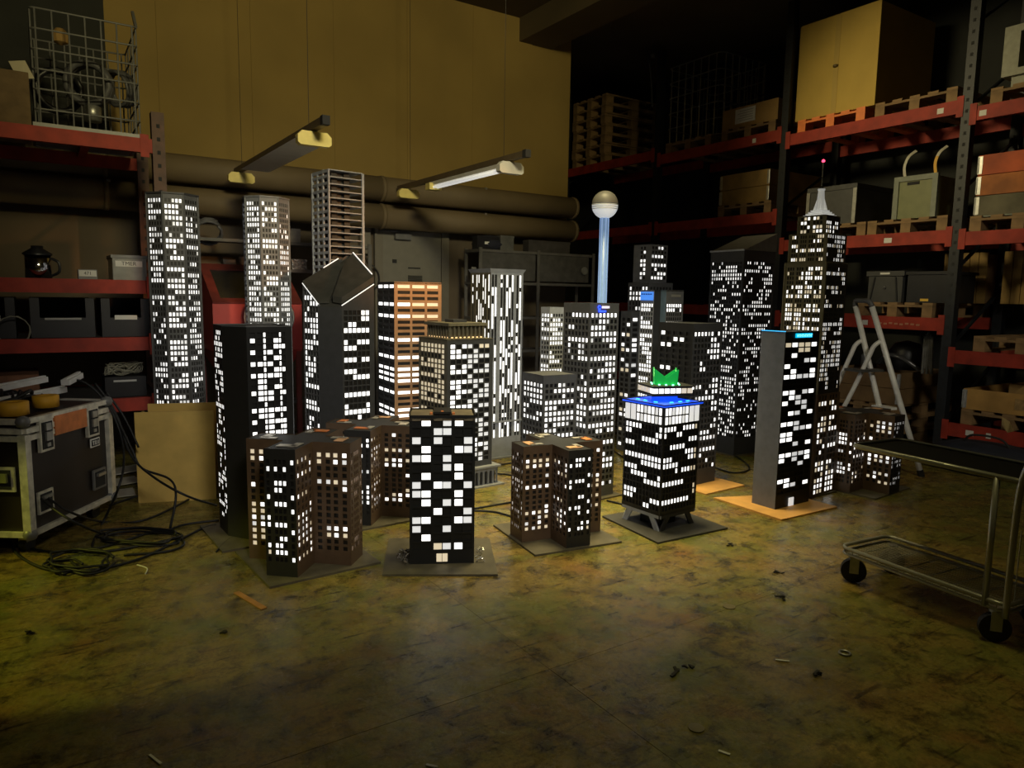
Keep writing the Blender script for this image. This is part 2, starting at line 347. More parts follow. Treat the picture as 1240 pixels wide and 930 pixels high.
def facade(root, p0, p1, z0, z1, spec, wallm, single=True, count=None, depth=0.007, clip=None, name='facade_panel', darkm=None):
    p0 = Vector((p0[0], p0[1], 0)); p1 = Vector((p1[0], p1[1], 0)); e = (p1-p0); w = e.length; e.normalize(); n = Vector((e.y, -e.x, 0))
    h = z1-z0
    def P(u, v, d=0.0): return p0+e*(u*w)-n*d+Vector((0, 0, z1-v*h))
    mb = MB()
    if spec is None: mb.quad(P(0, 1), P(1, 1), P(1, 0), P(0, 0))
    else:
        cols, rows, pat = spec['cols'], spec['rows'], spec['pat']; u = 0
        for ci, (a, b) in enumerate(cols):
            mb.quad(P(u, 1), P(a, 1), P(a, 0), P(u, 0)); u = b; v = 0
            for ri, (c, d) in enumerate(rows):
                mb.quad(P(a, c), P(b, c), P(b, v), P(a, v)); v = d
                A, B, C, D = P(a, d), P(b, d), P(b, c), P(a, c); k = depth
                a2, b2, c2, d2 = P(a, d, k), P(b, d, k), P(b, c, k), P(a, c, k)
                for q in ((A, B, b2, a2), (B, C, c2, b2), (C, D, d2, c2), (D, A, a2, d2)): mb.quad(*q)
                if pat[ri][ci] == '.': mb.quad(a2, b2, c2, d2, 1)
            mb.quad(P(a, 1), P(b, 1), P(b, v), P(a, v))
        mb.quad(P(u, 1), P(1, 1), P(1, 0), P(u, 0))
    if clip:
        co, no = clip; bm = bmesh.new(); bm.from_mesh(mb.mesh('tmp', [wallm, darkm or DARKPANE]))
        bmesh.ops.bisect_plane(bm, geom=bm.verts[:]+bm.edges[:]+bm.faces[:], plane_co=co, plane_no=no, clear_outer=True)
        me = bpy.data.meshes.new(name); bm.to_mesh(me); bm.free(); me.materials.append(wallm); me.materials.append(darkm or DARKPANE)
        panel = link(name, me, root)
    else: panel = mb.build(name, [wallm, darkm or DARKPANE], root)
    if spec is None: return panel
    joined = {}
    rot = Matrix((( e.x, -n.x, 0), (e.y, -n.y, 0), (0, 0, 1)))     # local x along the wall, y inwards
    for ci, (a, b) in enumerate(cols):
        for ri, (c, d) in enumerate(rows):
            ch = pat[ri][ci]
            if ch == '.': continue
            if not single and ch == '#': ch = 's'
            cen = P((a+b)/2, (c+d)/2, depth)
            if clip:
                if (P((a+b)/2, c)-Vector(co)).dot(Vector(no)) > 0: 
                    if (P((a+b)/2, d)-Vector(co)).dot(Vector(no)) > 0: continue
            if single and (count is None or count[0] < 290) and not (clip and (P((a+b)/2, c)-Vector(co)).dot(Vector(no)) > -0.03):
                if count is not None: count[0] += 1
                ww, hh = (b-a)*w, (d-c)*h; key = (round(ww, 4), round(hh, 4), ch)
                if key not in PANES: PANES[key] = MB().box(-ww/2, 0, -hh/2, ww/2, 0.003, hh/2).mesh('window', LIT[ch])
                o = bpy.data.objects.new('window', PANES[key]); COL.objects.link(o); o.parent = panel
                o.matrix_basis = Matrix.Translation(cen) @ rot.to_4x4()
            else:
                joined.setdefault(LIT[ch].name, MB()).quad(P(a, d, depth), P(b, d, depth), P(b, c, depth), P(a, c, depth))
    for k, m in joined.items():
        me = m.mesh('lit_windows', MATS[k])
        if clip:
            bm = bmesh.new(); bm.from_mesh(me); bmesh.ops.bisect_plane(bm, geom=bm.verts[:]+bm.edges[:]+bm.faces[:], plane_co=co, plane_no=no, clear_outer=True); bm.to_mesh(me); bm.free()
        o = link('lit_windows', me); o.parent = panel; o['kind'] = 'stuff'
    return panel
def rect(P, th, wL, wR):
    t = math.radians(th); e = Vector((math.cos(t), math.sin(t), 0)); g = Vector((-e.y, e.x, 0)); p = Vector((P[0], P[1], 0))
    return [p, p+e*wR, p+e*wR+g*wL, p+g*wL]        # near, right, far, left (counter-clockwise)
def plate(root, poly, matr, z=0.012):
    return MB().prism([(q[0], q[1]) for q in poly], 0.0, z).build('base_plate', matr, root)
def grow(poly, d):
    c = sum(poly, Vector((0, 0, 0)))/len(poly); n = len(poly); out = []
    for i in range(n):
        a, b, c2 = poly[i-1], poly[i], poly[(i+1) % n]
        e1 = (b-a).normalized(); e2 = (c2-b).normalized(); n1 = Vector((e1.y, -e1.x, 0)); n2 = Vector((e2.y, -e2.x, 0))
        k = 1+n1.dot(n2); out.append(b+(n1+n2)*(d/max(k, 0.2)))
    return out
def block(root, poly, z0, z1, specs, wallm, roofm=None, single=True, count=None, roof=True, darkm=None):
    """walls edge by edge (edge i from poly[i] to poly[i+1]); edges: 0 right face, 1 back right, 2 back left, 3 left face"""
    n = len(poly); count = count if count is not None else [0]
    for i in range(n):
        facade(root, poly[i], poly[(i+1) % n], z0, z1, specs[i], wallm, single and i in (0, n-1), count, darkm=darkm)
    if roof: MB().prism([(q.x, q.y) for q in grow(poly, -0.004)], z1-0.02, z1-0.004).build('roof', roofm or wallm, root)
def back(nx, ny, dens, seed, **k): return grid(nx, ny, rnd(nx, ny, dens, seed), **k)

M_DK = paint('dark_grey_paint', (91, 92, 93)); M_MID = paint('mid_grey_paint', (126, 128, 131)); M_LT = paint('light_grey_paint', (160, 164, 171))
M_BR = paint('brown_paint', (92, 71, 50)); M_OL = paint('olive_grey_paint', (110, 104, 84)); M_CH = paint('charcoal_paint', (61, 62, 64))
M_BLU = paint('blue_grey_paint', (120, 145, 165)); M_VD = paint('near_black_paint', (36, 35, 32))
CATB = 'model building'
def hull(pts): return sum((Vector(p) for p in pts), Vector((0, 0, 0)))/len(pts)

# I  black slab in front ------------------------------------------------------
def slab_front():
    a, b = fl(496, 686), fl(574, 684); e = (b-a); w = e.length; e.normalize(); g = Vector((-e.y, e.x, 0)); dp = 0.26
    poly = [a, b, b+g*dp, a+g*dp]; z1 = zt(534, 503, (a+b)/2)
    t = thing('model_tower_block', 'small black slab tower with scattered square windows and lit doorway, in front', CATB, tuple((a+b)/2+g*0.13))
    pat = ['.#.o#.', '..oo..', 'o.o..o', '.#..#o', 'o#.o..', '...o#.', '.#..#.', 'o.#o.o', 'o#..#.', '.#.o#.', '..#..o', 'o#..#o', 'o..o..', '.#....', '..wo#.']
    cols = [(.043, .170), (.185, .320), (.370, .497), (.510, .635), (.690, .815), (.830, .957)]
    rows = [(0.025+0.0595*j, 0.025+0.0595*j+0.046) for j in range(15)]
    def blk(s): return dict(cols=cols, rows=rows, pat=s)
    facade(t, poly[0], poly[1], 0.012, z1, blk(pat), BLACK, darkm=BLACK)
    for i in (1, 2, 3):
        facade(t, poly[i], poly[(i+1) % 4], 0.012, z1, blk(rnd(6, 15, .3, 40+i)), BLACK, single=False, darkm=BLACK)
    q = a+e*(w*0.5)-g*0.002
    for s in (-1, 1): MB().obox(q+e*(s*0.016)+Vector((0, 0, 0.048)), (0.029, 0.006, 0.045), e).build('door_pane', LIT['w'], t)
    MB().prism([(p.x, p.y) for p in poly], z1-0.03, z1-0.015).build('roof', mat('roof_board', (0.20, 0.16, 0.10), 0.7), t)
    for s in (0.02, 0.64):
        MB().obox(a+e*(w*(s+0.17))+g*0.12+Vector((0, 0, z1-0.008)), (w*0.33, 0.20, 0.012), e).build('roof_panel', mat('roof_board', (0, 0, 0)), t)
    MB().obox(a+e*(w*0.5)+g*0.16+Vector((0, 0, z1)), (w*0.27, 0.16, 0.012), e).build('roof_hatch', BLACK, t)
    for s in (0.33, 0.5, 0.67): MB().obox(a+e*(w*s)+g*(0.05 if s != .5 else .1)+Vector((0, 0, z1+0.004)), (0.014, 0.03, 0.01), e).build('orange_tape', mat('orange_tape', (0.7, 0.22, 0.06), 0.5), t)
    for k in range(2): 
        MB().obox(poly[k]+g*(dp/2)+Vector((0, 0, z1)), (0.006, dp, 0.012), e).build('parapet', BLACK, t)
    pa, pb = fl(463, 698), fl(603, 698); gg = (fl(480, 654)-pa).normalized(); gg = g
    plate(t, [pa, pb, pb+gg*0.58, pa+gg*0.58], mat('grimy_plate', (0.10, 0.085, 0.05), 0.55, var=0.3))
    # crumpled foil scraps on the plate
    r = random.Random(3); mb = MB()
    for k in range(46):
        s = r.choice((-1, 1)); c = (a if s < 0 else b)+e*(s*(0.015+0.05*r.random()))+g*(r.random()*0.22-0.01)
        mb.obox(c+Vector((0, 0, 0.016+0.022*r.random())), (0.022*r.random()+.008, 0.008, 0.002), (r.random()-.5, r.random()-.5, r.random()-.5))
    tag(mb.build('tape_scraps', mat('silver_foil', (0.6, 0.58, 0.52), 0.25, 0.9, var=0), t), kind='stuff')
slab_front()

# plus-plan apartment blocks -----------------------------------------------------
def cross_tower(c, rot, S, arm, z1, label, seed, front=None, plate_sz=0.33, side_d=0.3, plate_rot=None, seams=True):
    t = thing('model_apartment_tower', label, CATB, (c[0], c[1], 0), 0, 'brown plus plan apartment towers')
    c = Vector((c[0], c[1], 0)); h, a = S/2, arm/2
    base = [(-a, -h), (a, -h), (a, -a), (h, -a), (h, a), (a, a), (a, h), (-a, h), (-a, a), (-h, a), (-h, -a), (-a, -a)]
    th = math.radians(rot); cs, sn = math.cos(th), math.sin(th)
    poly = [c+Vector((x*cs-y*sn, x*sn+y*cs, 0)) for x, y in base]
    zb = 0.012; ny = 15
    ecols = [(.07, .17), (.31, .41), (.45, .55), (.59, .69), (.83, .93)]
    scols = [(.10, .22), (.34, .46), (.54, .66), (.78, .90)]
    rows = [(0.085+0.0545*j, 0.085+0.0545*j+0.036) for j in range(ny)]
    cnt = [0]; ends = {0: front, 3: None, 6: None, 9: None}
    for i in range(12):
        isend = i in (0, 3, 6, 9)
        cols = ecols if isend else scols
        if i == 0 and front: pat = front
        else: pat = rnd(len(cols), ny, 0.42 if isend else side_d+.1, seed*31+i, ch='##o' if isend else '##oww', run=0.55)
        facade(t, poly[i], poly[(i+1) % 12], zb, z1, dict(cols=cols, rows=rows, pat=pat), M_BR if i else M_VD, True, cnt)
    MB().prism([(q.x, q.y) for q in grow(poly, -0.003)], z1-0.02, z1-0.003).build('roof', M_VD, t)
    for k in range(4):
        an = th+k*math.pi/2; d = Vector((math.sin(an), -math.cos(an), 0)); e = Vector((math.cos(an), math.sin(an), 0))
        m = [mat('orange_tape', (0, 0, 0)), mat('silver_tape', (0.6, 0.55, 0.45), 0.35, 0.5), mat('peach_tape', (0.75, 0.42, 0.22), 0.5)][(seed+k) % 3]
        q = c+d*(h*0.72)+Vector((0, 0, z1+0.001))
        MB().obox(q, (arm*0.55, arm*0.30, 0.004), e).build('roof_tape', m, t)
        MB().obox(q+e*(arm*0.25)-d*0.03, (arm*0.22, arm*0.5, 0.004), e).build('roof_tape', mat('silver_tape', (0, 0, 0)), t)
    pr = th if plate_rot is None else math.radians(plate_rot); e = Vector((math.cos(pr), math.sin(pr), 0)); g = Vector((-e.y, e.x, 0)); s = plate_sz
    plate(t, [c-e*s-g*s, c+e*s-g*s, c+e*s+g*s, c-e*s+g*s], mat('grimy_plate', (0, 0, 0)))
    return t
JF = ['....#', '##.#.', '.....', '.###.', '.##..', '#...#', '.###.', '....#', '#....', '####.', '....#', '..##.', '###..', 'w###.', '....#']
LF = ['.####', '###..', '.....', '....#', '####.', '#...#', '.....', '..##.', '....#', '###..', '..#.#', '.....', '...##', '#.##w', '.....']
cross_tower((1.21, 3.915), -42, 0.60, 0.174, zt(361, 545, fl(361, 703)), 'brown plus plan tower nearest the left, orange taped roof, plate pointing forward', 1, JF, 0.31, plate_rot=3)
cross_tower((2.68, 3.52), -8, 0.56, 0.165, zt(693, 545, fl(693, 665)), 'brown plus plan tower in the front middle, dark end face beside green topped tower', 2, LF, 0.30)
kc = Vector((1.668, 4.30, 0))+Vector((.67, .74, 0))*0.30
cross_tower((kc.x, kc.y), -42, 0.60, 0.174, zt(447, 522, fl(447, 639)), 'brown plus plan tower half hidden behind the black slab tower', 3, None, 0.31, plate_rot=3)
cross_tower((5.52, 3.21), 4, 0.58, 0.17, zt(1029, 503, fl(1029, 600)), 'brown plus plan tower at far right in front of the step ladder', 4, None, 0.285)

# A, B  octagonal towers ------------------------------------------------------------
def octo(c, R, z1, label, seed, m, dens, rot, capm):
    t = thing('model_round_tower', label, CATB, (c[0], c[1], 0))
    poly = [Vector((c[0]+R*math.cos(rot+k*math.pi/4), c[1]+R*math.sin(rot+k*math.pi/4), 0)) for k in range(8)]
    for k in range(8):
        facade(t, poly[k], poly[(k+1) % 8], 0.0, z1, grid(5, 52, rnd(5, 52, dens, seed+k, run=0.45, soft=0.25), .08, .08, .012, .02, .64, .64), m, False, depth=0.004)
        MB().cyl(poly[k], poly[k]+Vector((0, 0, z1)), 0.006, n=6).build('corner_strip', m, t)
    MB().prism([(q.x, q.y) for q in grow(poly, -0.004)], z1-0.02, z1-0.006).build('roof', M_VD, t)
    MB().prism([(q.x, q.y) for q in grow(poly, 0.008)], z1, z1+0.012).build('cornice', capm, t)
    return t
ca = at(213, 360, 5.99); octo(ca, 0.186, zt(208, 238, ca), 'tall dark grey octagonal tower behind the fibreboard box at left', 100, M_DK, 0.50, 0.28, M_CH)
cb_ = at(324, 330, 6.30); octo(cb_, 0.182, zt(323, 242, cb_), 'tall pale grey octagonal tower rising before the red cabinet', 200, M_MID, 0.66, 0.28, M_MID)

# C  black tower with chamfered corner -----------------------------------------------
def tower_c():
    P = (0.917, 4.345); z1 = 1.297; n, r, f, l = rect(P, 2, 0.362, 0.365); e = (r-n).normalized(); g = (l-n).normalized()
    poly = [n+e*0.10, r, f, l, n+g*0.16]
    t = thing('model_skyscraper', 'black tower with blank chamfered corner beside the cable coil', CATB, (1.1, 4.55, 0))
    pat = ['..d..d.', '#.d.#d.', '..d.#d#', '#.d#.d.', '..d.#d.', '##d#.d.', '..d.#d#', '##d##d.', '.#d..d.', '.#d.#d.', '##d#.d#', '.#d#.d.', '..d..d.', '##d##d#', '.#d#.d.', '#.d##d#',
           '..d#.d#', '#.d##d#', '##d#.d#', '#.d.#..', '.#.....', '##.....', '.......', '##.....', '.#....#', '#.....#', '##...#.', '##.....', '#..#...', '.......', '##.....', '.#.....']
    cols = [(.09, .21), (.265, .40), (.425, .485), (.52, .66), (.69, .82), (.835, .885), (.90, .985)]
    cols = [(a*0.86, b*0.86) for a, b in cols]
    rows = [(0.028+0.0268*j, 0.028+0.0268*j+(0.019)) for j in range(32)]
    c = [0]
    facade(t, poly[0], poly[1], 0.0, z1, dict(cols=cols, rows=rows, pat=pat), BLACK, True, c, darkm=BLACK)
    facade(t, poly[1], poly[2], 0.0, z1, back(6, 30, .3, 61), BLACK, False, darkm=BLACK)
    facade(t, poly[2], poly[3], 0.0, z1, back(6, 30, .3, 62), BLACK, False, darkm=BLACK)
    facade(t, poly[3], poly[4], 0.0, z1, grid(7, 34, rnd(7, 34, .5, 63, run=.4), .03, .0, .02, .08, .62, .72), BLACK, True, c, darkm=BLACK, depth=.002)
    facade(t, poly[4], poly[0], 0.0, z1, None, M_VD)
    MB().prism([(q.x, q.y) for q in grow(poly, -0.004)], z1-0.02, z1-0.004).build('roof', M_VD, t)
    for i in range(5): MB().bar(poly[i]+Vector((0, 0, z1)), poly[(i+1) % 5]+Vector((0, 0, z1)), 0.006, 0.006).build('parapet', M_DK, t)
    pl = grow(rect(P, 2, 0.362, 0.365), 0.10); plate(t, pl, mat('grimy_plate', (0, 0, 0)))
tower_c()

# D  open lattice tower --------------------------------------------------------------
def tower_d():
    P = (2.098, 5.993); poly = rect(P, 6.2, 0.316, 0.316); z1 = 2.52; n, r, f, l = poly; e = (r-n).normalized(); g = (l-n).normalized()
    t = thing('model_skyscraper', 'tall unlit open lattice tower behind the diamond roofed tower', CATB, tuple(hull(poly)))
    wm = M_LT; zb = 0.0; N = 44; dz = z1/N
    mb = MB()
    # window grid on the left face, real holes
    for k in range(4):
        u = k/3; MB().bar(n.lerp(l, u)+Vector((0, 0, 0)), n.lerp(l, u)+Vector((0, 0, z1)), 0.024, 0.012, tuple(e)).build('mullion', wm, t)
    for k in range(N+1):
        MB().obox(n.lerp(l, 0.5)+Vector((0, 0, min(z1-0.008, k*dz+0.008))), (0.316, 0.010, 0.022), g).build('sill_band', wm, t)
    for k in range(N+1):
        MB().prism([(q.x, q.y) for q in grow(poly, 0.0)], k*dz, k*dz+0.008).build('floor_plate', wm, t)
    for q in (r, f, l): MB().bar(q, q+Vector((0, 0, z1)), 0.02, 0.02, (1, 0, 0)).build('corner_post', wm, t)
    for a, b, m in ((0.25, 0.25, M_VD), (0.62, 0.25, M_VD), (0.62, 0.62, M_VD), (0.25, 0.62, M_VD)):
        q = n+e*(0.316*a)+g*(0.316*b); MB().bar(q, q+Vector((0, 0, z1-0.01)), 0.05, 0.05, (1, 0, 0)).build('core_column', m, t)
    MB().obox(n+e*0.158+g*0.158+Vector((0, 0, z1/2)), (0.15, 0.15, z1-0.02), e).build('core', M_CH, t)
tower_d()

# E  diamond roofed tower --------------------------------------------------------------
def tower_e():
    P = (1.7933, 5.1994); w = 0.397; n, r, f, l = rect(P, 8, w, w); e = (r-n).normalized(); g = (l-n).normalized()
    zn, zs, zf = 1.335, 1.572, 1.80
    co = n+Vector((0, 0, zn)); no = (r+Vector((0, 0, zs))-co).cross(l+Vector((0, 0, zs))-co).normalized()
    t = thing('model_skyscraper', 'charcoal tower with slanted split diamond roof edged in white light', CATB, tuple(hull([n, r, f, l])))
    ch = 0.135
    poly = [n+e*ch*0.9, r, f, l, n+g*ch]
    pr = ['....##', '....##', '.##...', '######', '......', '#..###', '###...', '......', '###.##', '......', '###...', '..####', '......', '......', '######', '......', '#....#', '######', '...#..', '###...', '......', '######', '......', '......', '#.....', '......', '#.....', '.##...', '......', '####..']
    rows = [(0.128+0.0285*j, 0.128+0.0285*j+0.0215) for j in range(30)]
    cols = [(0.06+0.135*i, 0.06+0.135*i+0.112) for i in range(6)]
    c = [0]; cl = (co, no)
    facade(t, poly[0], poly[1], 0.0, zs, dict(cols=cols, rows=rows, pat=pr), M_CH, True, c, clip=cl)
    facade(t, poly[1], poly[2], 0.0, zf, back(8, 30, .3, 71, mt=.16), M_CH, False, clip=cl)
    facade(t, poly[2], poly[3], 0.0, zf, back(8, 30, .3, 72, mt=.16), M_CH, False, clip=cl)
    facade(t, poly[3], poly[4], 0.0, zs, grid(5, 34, rnd(5, 34, .55, 73, run=.6), .06, .04, .03, .05, .74, .74), M_DK, True, c, clip=cl)
    def zp(q): return co.z-((q.x-co.x)*no.x+(q.y-co.y)*no.y)/no.z
    facade(t, poly[4], poly[0], 0.0, zn+0.06, None, M_CH, clip=cl)
    rf = mat('charcoal_roof', lin((60, 60, 56)), 0.6)
    rd = grow(poly, -0.014); MB().prism([(q.x, q.y) for q in rd], 1.2, [zp(q)-0.012 for q in rd]).build('roof_deck', rf, t)
    dg = (f-n).normalized(); pd = Vector((dg.y, -dg.x, 0))
    for side, lift in ((1, 0.048), (-1, 0.004)):
        tri = [poly[0], r, f.lerp(r, .2), f-dg*.16+pd*.014, (n+dg*.10)+pd*.014] if side > 0 else [(n+dg*.10)-pd*.014, f-dg*.16-pd*.014, f.lerp(l, .2), l, poly[4]]
        vb = [Vector((q.x, q.y, zp(q)+(lift-.035 if side > 0 else lift))) for q in tri]; vt = [Vector((q.x, q.y, zp(q)+lift+.012)) for q in tri]; k = 5
        MB().add(vb+vt, [(4, 3, 2, 1, 0), (5, 6, 7, 8, 9)]+[(i, (i+1) % k, k+(i+1) % k, k+i) for i in range(k)]).build('roof_plate', rf, t)
    edge = mat('edge_light_strip', (1, 1, 0.97), emit=0.8, var=0)
    def strip(a, b, lift=0.0, s=(0, 1)):
        A, B = Vector((a.x, a.y, zp(a)+lift)), Vector((b.x, b.y, zp(b)+lift)); MB().bar(A.lerp(B, s[0]), A.lerp(B, s[1]), 0.006, 0.006).build('edge_strip', edge, t)
    strip(l, poly[4]); strip(poly[0], r); strip(f.lerp(r, .2), r, 0.062, (0, .92)); strip(l, f, 0.018, (.45, .78))
tower_e()

# F  strip window tower ---------------------------------------------------------------
def tower_f():
    P = (2.455, 5.475); poly = rect(P, -4, 0.42, 0.42); z1 = 1.60
    t = thing('model_skyscraper', 'tower with long strip windows, brown right face, behind ornate tower', CATB, tuple(hull(poly)))
    ny = 32; r = random.Random(5)
    rowl = [0, 3, 5, 9, 12, 14, 15, 16, 18, 21, 22, 24, 25, 27, 29, 30]
    pr = [('www' if j == 0 else '#ww' if j in (3, 5) else '##w' if j in (9, 12) else '###') if j in rowl else '...' for j in range(ny)]; pl = ['###' if j in rowl else '...' for j in range(ny)]
    cR = [(.07, .33), (.375, .64), (.69, .93)]; cL = [(.04, .32), (.36, .66), (.70, .97)]
    rows = [(0.015+0.0306*j, 0.015+0.0306*j+0.0165) for j in range(ny)]
    fm = mat('brown_fibreboard', (0.50, 0.28, 0.14), 0.55, var=0.12, scale=14)
    c = [0]
    facade(t, poly[0], poly[1], 0, z1, dict(cols=cR, rows=rows, pat=pr), fm, True, c)
    facade(t, poly[1], poly[2], 0, z1, back(3, 30, .4, 81), M_DK, False)
    facade(t, poly[2], poly[3], 0, z1, back(3, 30, .4, 82), M_DK, False)
    facade(t, poly[3], poly[0], 0, z1, dict(cols=cL, rows=rows, pat=pl), M_CH, True, c)
    MB().prism([(q.x, q.y) for q in poly], z1-0.015, z1-0.004).build('roof', M_CH, t)
tower_f()

# G  ornate tower with crown -----------------------------------------------------------
def tower_g():
    P = (2.559, 4.755); w = 0.424; poly = rect(P, 3.8, w, w); n, r, f, l = poly; e = (r-n).normalized(); g = (l-n).normalized()
    z0, z1, z2 = 0.16, 1.168, 1.275
    t = thing('model_skyscraper', 'olive grey tower with arched plinth, columned crown and amber glow', CATB, tuple(hull(poly)))
    pr = ['#.#o.ww', '##..o..', '###oooo', '...oo..', '#.#o..o', '###.ooo', '...o...', '###ooo.', '##..o.o', '.##o.oo', '##..ooo', '#..oo..', '####.oo', '....o..', '......o', '....oo.', '.....oo', '..##.o.', '##.o.oo', '#...#..', '##..##o', '....o.o', '##..oo.', '#..#.o.']
    cR = [(.075+.124*i, .075+.124*i+.100) for i in range(7)]; rows = [(.042+.0385*j, .042+.0385*j+.029) for j in range(24)]
    c = [0]
    facade(t, n, r, z0, z1, dict(cols=cR, rows=rows, pat=pr), M_CH, True, c)
    facade(t, r, f, z0, z1, back(7, 24, .5, 91), M_OL, False); facade(t, f, l, z0, z1, back(7, 24, .5, 92), M_OL, False)
    facade(t, l, n, z0, z1, dict(cols=[(.07+.122*i, .07+.122*i+.10) for i in range(7)], rows=rows, pat=rnd(7, 24, .66, 93, ch='w', run=.35)), M_OL, True, c)
    MB().prism([(q.x, q.y) for q in poly], z1-0.012, z1).build('terrace', M_OL, t)
    cr = grow(poly, -0.058); MB().prism([(q.x, q.y) for q in grow(cr, -0.02)], z1, z2-0.01).build('crown_core', M_OL, t)
    for i in range(4):
        a, b = cr[i], cr[(i+1) % 4]
        for k in range(9):
            q = a.lerp(b, (k+0.02)/8.04); MB().obox(q+Vector((0, 0, (z1+z2)/2)), (0.014, 0.02, z2-z1-0.01), (b-a)).build('crown_column', M_OL, t)
        for k in range(8):
            q = a.lerp(b, (k+0.52)/8.04); MB().obox(q+Vector((0, 0, z1+0.008)), (0.018, 0.008, 0.008), (b-a)).build('amber_lamp', mat('amber_glow', (1, 0.66, 0.30), emit=1.3, var=0), t)
    MB().prism([(q.x, q.y) for q in grow(poly, -0.03)], z2-0.01, z2+0.012).build('crown_slab', M_OL, t)
    MB().prism([(q.x, q.y) for q in grow(poly, -0.15)], z2+0.012, z2+0.035).build('roof_box', M_CH, t)
    # flared plinth with arches
    p1, p0 = grow(poly, 0.055), grow(poly, 0.035)
    MB().prism([(q.x, q.y) for q in p1], z0-0.014, z0).build('plinth_slab', M_MID, t)
    MB().prism([(q.x, q.y) for q in grow(p0, -0.016)], 0.012, z0-0.014).build('plinth_core', M_VD, t)
    for i in range(4):
        a, b = p0[i], p0[(i+1) % 4]; d = (b-a).normalized(); nn = Vector((d.y, -d.x, 0)); L = (b-a).length; N = 11; pw = L/N
        for k in range(N):
            cx = a+d*(pw*(k+0.5)); mb = MB(); hw = pw*0.32; zs_, zt_ = 0.105, 0.146
            for s in (-1, 1): mb.obox(cx+d*(s*(hw+pw/2)/2)+Vector((0, 0, (0.012+zt_)/2))-nn*0.008, (pw/2-hw, 0.016, zt_-0.012), d)
            arc = [cx+d*(-hw*math.cos(q*math.pi/6))+Vector((0, 0, zs_+hw*math.sin(q*math.pi/6)-0.0)) for q in range(7)]
            for q in range(6):
                A, B = arc[q], arc[q+1]; mb.add([A, B, Vector((B.x, B.y, zt_)), Vector((A.x, A.y, zt_)), A-nn*.016, B-nn*.016], ((0, 1, 2, 3), (0, 4, 5, 1)))
            mb.build('plinth_arch', M_MID, t)
    plate(t, grow(poly, 0.075), M_MID, 0.012)
tower_g()

# H  vertical strip tower --------------------------------------------------------------
def tower_h():
    P = (3.41, 5.52); poly = rect(P, 0.8, 0.353, 0.353); z1 = 1.724
    t = thing('model_skyscraper', 'pale grey tower with tall narrow vertical light slits and flared cornice', CATB, tuple(hull(poly)))
    def strips(ncol, groups, seed):
        cols = []
        for a, b, k in groups:
            w = (b-a)/k; cols += [(a+w*i+w*0.16, a+w*i+w*0.84) for i in range(k)]
        r = random.Random(seed); rows = [(0.022+0.0216*j, 0.022+0.0216*j+0.0217) for j in range(40)]
        pat = [[None]*len(cols) for _ in rows]
        for i in range(len(cols)):
            j = 0
            while j < 40:
                L = r.choice((1, 1, 2, 2, 3, 4)); on = '#' if r.random() < 0.62 else '.'
                for q in range(L):
                    if j+q < 40: pat[j+q][i] = on
                j += L
                if j < 40: pat[j][i] = '.'; j += r.choice((0, 1))
        pat = [''.join(x or '.' for x in row) for row in pat]
        pat[33] = '.'*len(cols)
        return dict(cols=cols, rows=rows, pat=pat)
    gR = ((.02, .20, 2), (.29, .72, 5), (.78, .96, 2)); gL = ((.05, .16, 1), (.26, .78, 5), (.84, .96, 1))
    facade(t, poly[0], poly[1], 0, z1, strips(9, gR, 11), M_LT, False); facade(t, poly[3], poly[0], 0, z1, strips(7, gL, 12), M_OL, False)
    facade(t, poly[1], poly[2], 0, z1, back(6, 30, .5, 13), M_LT, False); facade(t, poly[2], poly[3], 0, z1, back(6, 30, .5, 14), M_LT, False)
    a, b = grow(poly, 0.0), grow(poly, 0.018)
    MB().add([Vector((q.x, q.y, z1-0.02)) for q in a]+[Vector((q.x, q.y, z1+0.015)) for q in b], [(0, 1, 5, 4), (1, 2, 6, 5), (2, 3, 7, 6), (3, 0, 4, 7), (4, 5, 6, 7)]).build('cornice', M_LT, t)
    q = grow(poly, 0.012); MB().prism([(v.x, v.y) for v in q], 0.335, 0.35).build('ledge', M_LT, t)
    plate(t, grow(poly, 0.03), M_MID)
tower_h()

# simple boxes -------------------------------------------------------------------------
def simple(name, label, P, th, wL, wR, z1, wallm, nL, nR, ny, dL, dR, seed, single, ml=.04, fx=.66, fy=.64, mt=.03, mb=.03, patR=None, patL=None, z0=0.0, root=None, leftm=None, run=.55, soft=.15, ch='#', count=None, mL=None, mR=None):
    poly = rect(P, th, wL, wR); t = root or thing(name, label, CATB, tuple(hull(poly)))
    c = count or [0]
    sR = grid(nR, ny, patR or rnd(nR, ny, dR, seed, ch, run, soft), (mR or (ml, ml))[0], (mR or (ml, ml))[1], mt, mb, fx, fy) if nR else None
    sL = grid(nL, ny, patL or rnd(nL, ny, dL, seed+1, ch, run, soft), (mL or (ml, ml))[0], (mL or (ml, ml))[1], mt, mb, fx, fy) if nL else None
    facade(t, poly[0], poly[1], z0, z1, sR, wallm, single, c)
    facade(t, poly[1], poly[2], z0, z1, grid(max(nR, 3), ny, rnd(max(nR, 3), ny, .35, seed+2)), wallm, False)
    facade(t, poly[2], poly[3], z0, z1, grid(max(nR, 3), ny, rnd(max(nR, 3), ny, .35, seed+3)), wallm, False)
    facade(t, poly[3], poly[0], z0, z1, sL, leftm or wallm, single, c)
    MB().prism([(q.x, q.y) for q in grow(poly, -0.004)], z1-0.012, z1-0.002).build('roof', M_CH, t)
    return t, poly
tm, pm = simple('model_office_block', 'low dark grey office block with flat roof behind the middle brown tower', (2.855, 3.925), -2, .270, .275, .965, M_DK, 6, 7, 22, .5, .5, 301, True, mt=.055, mb=.05)
plate(tm, grow(pm, .03), mat('grimy_plate', (0, 0, 0)))
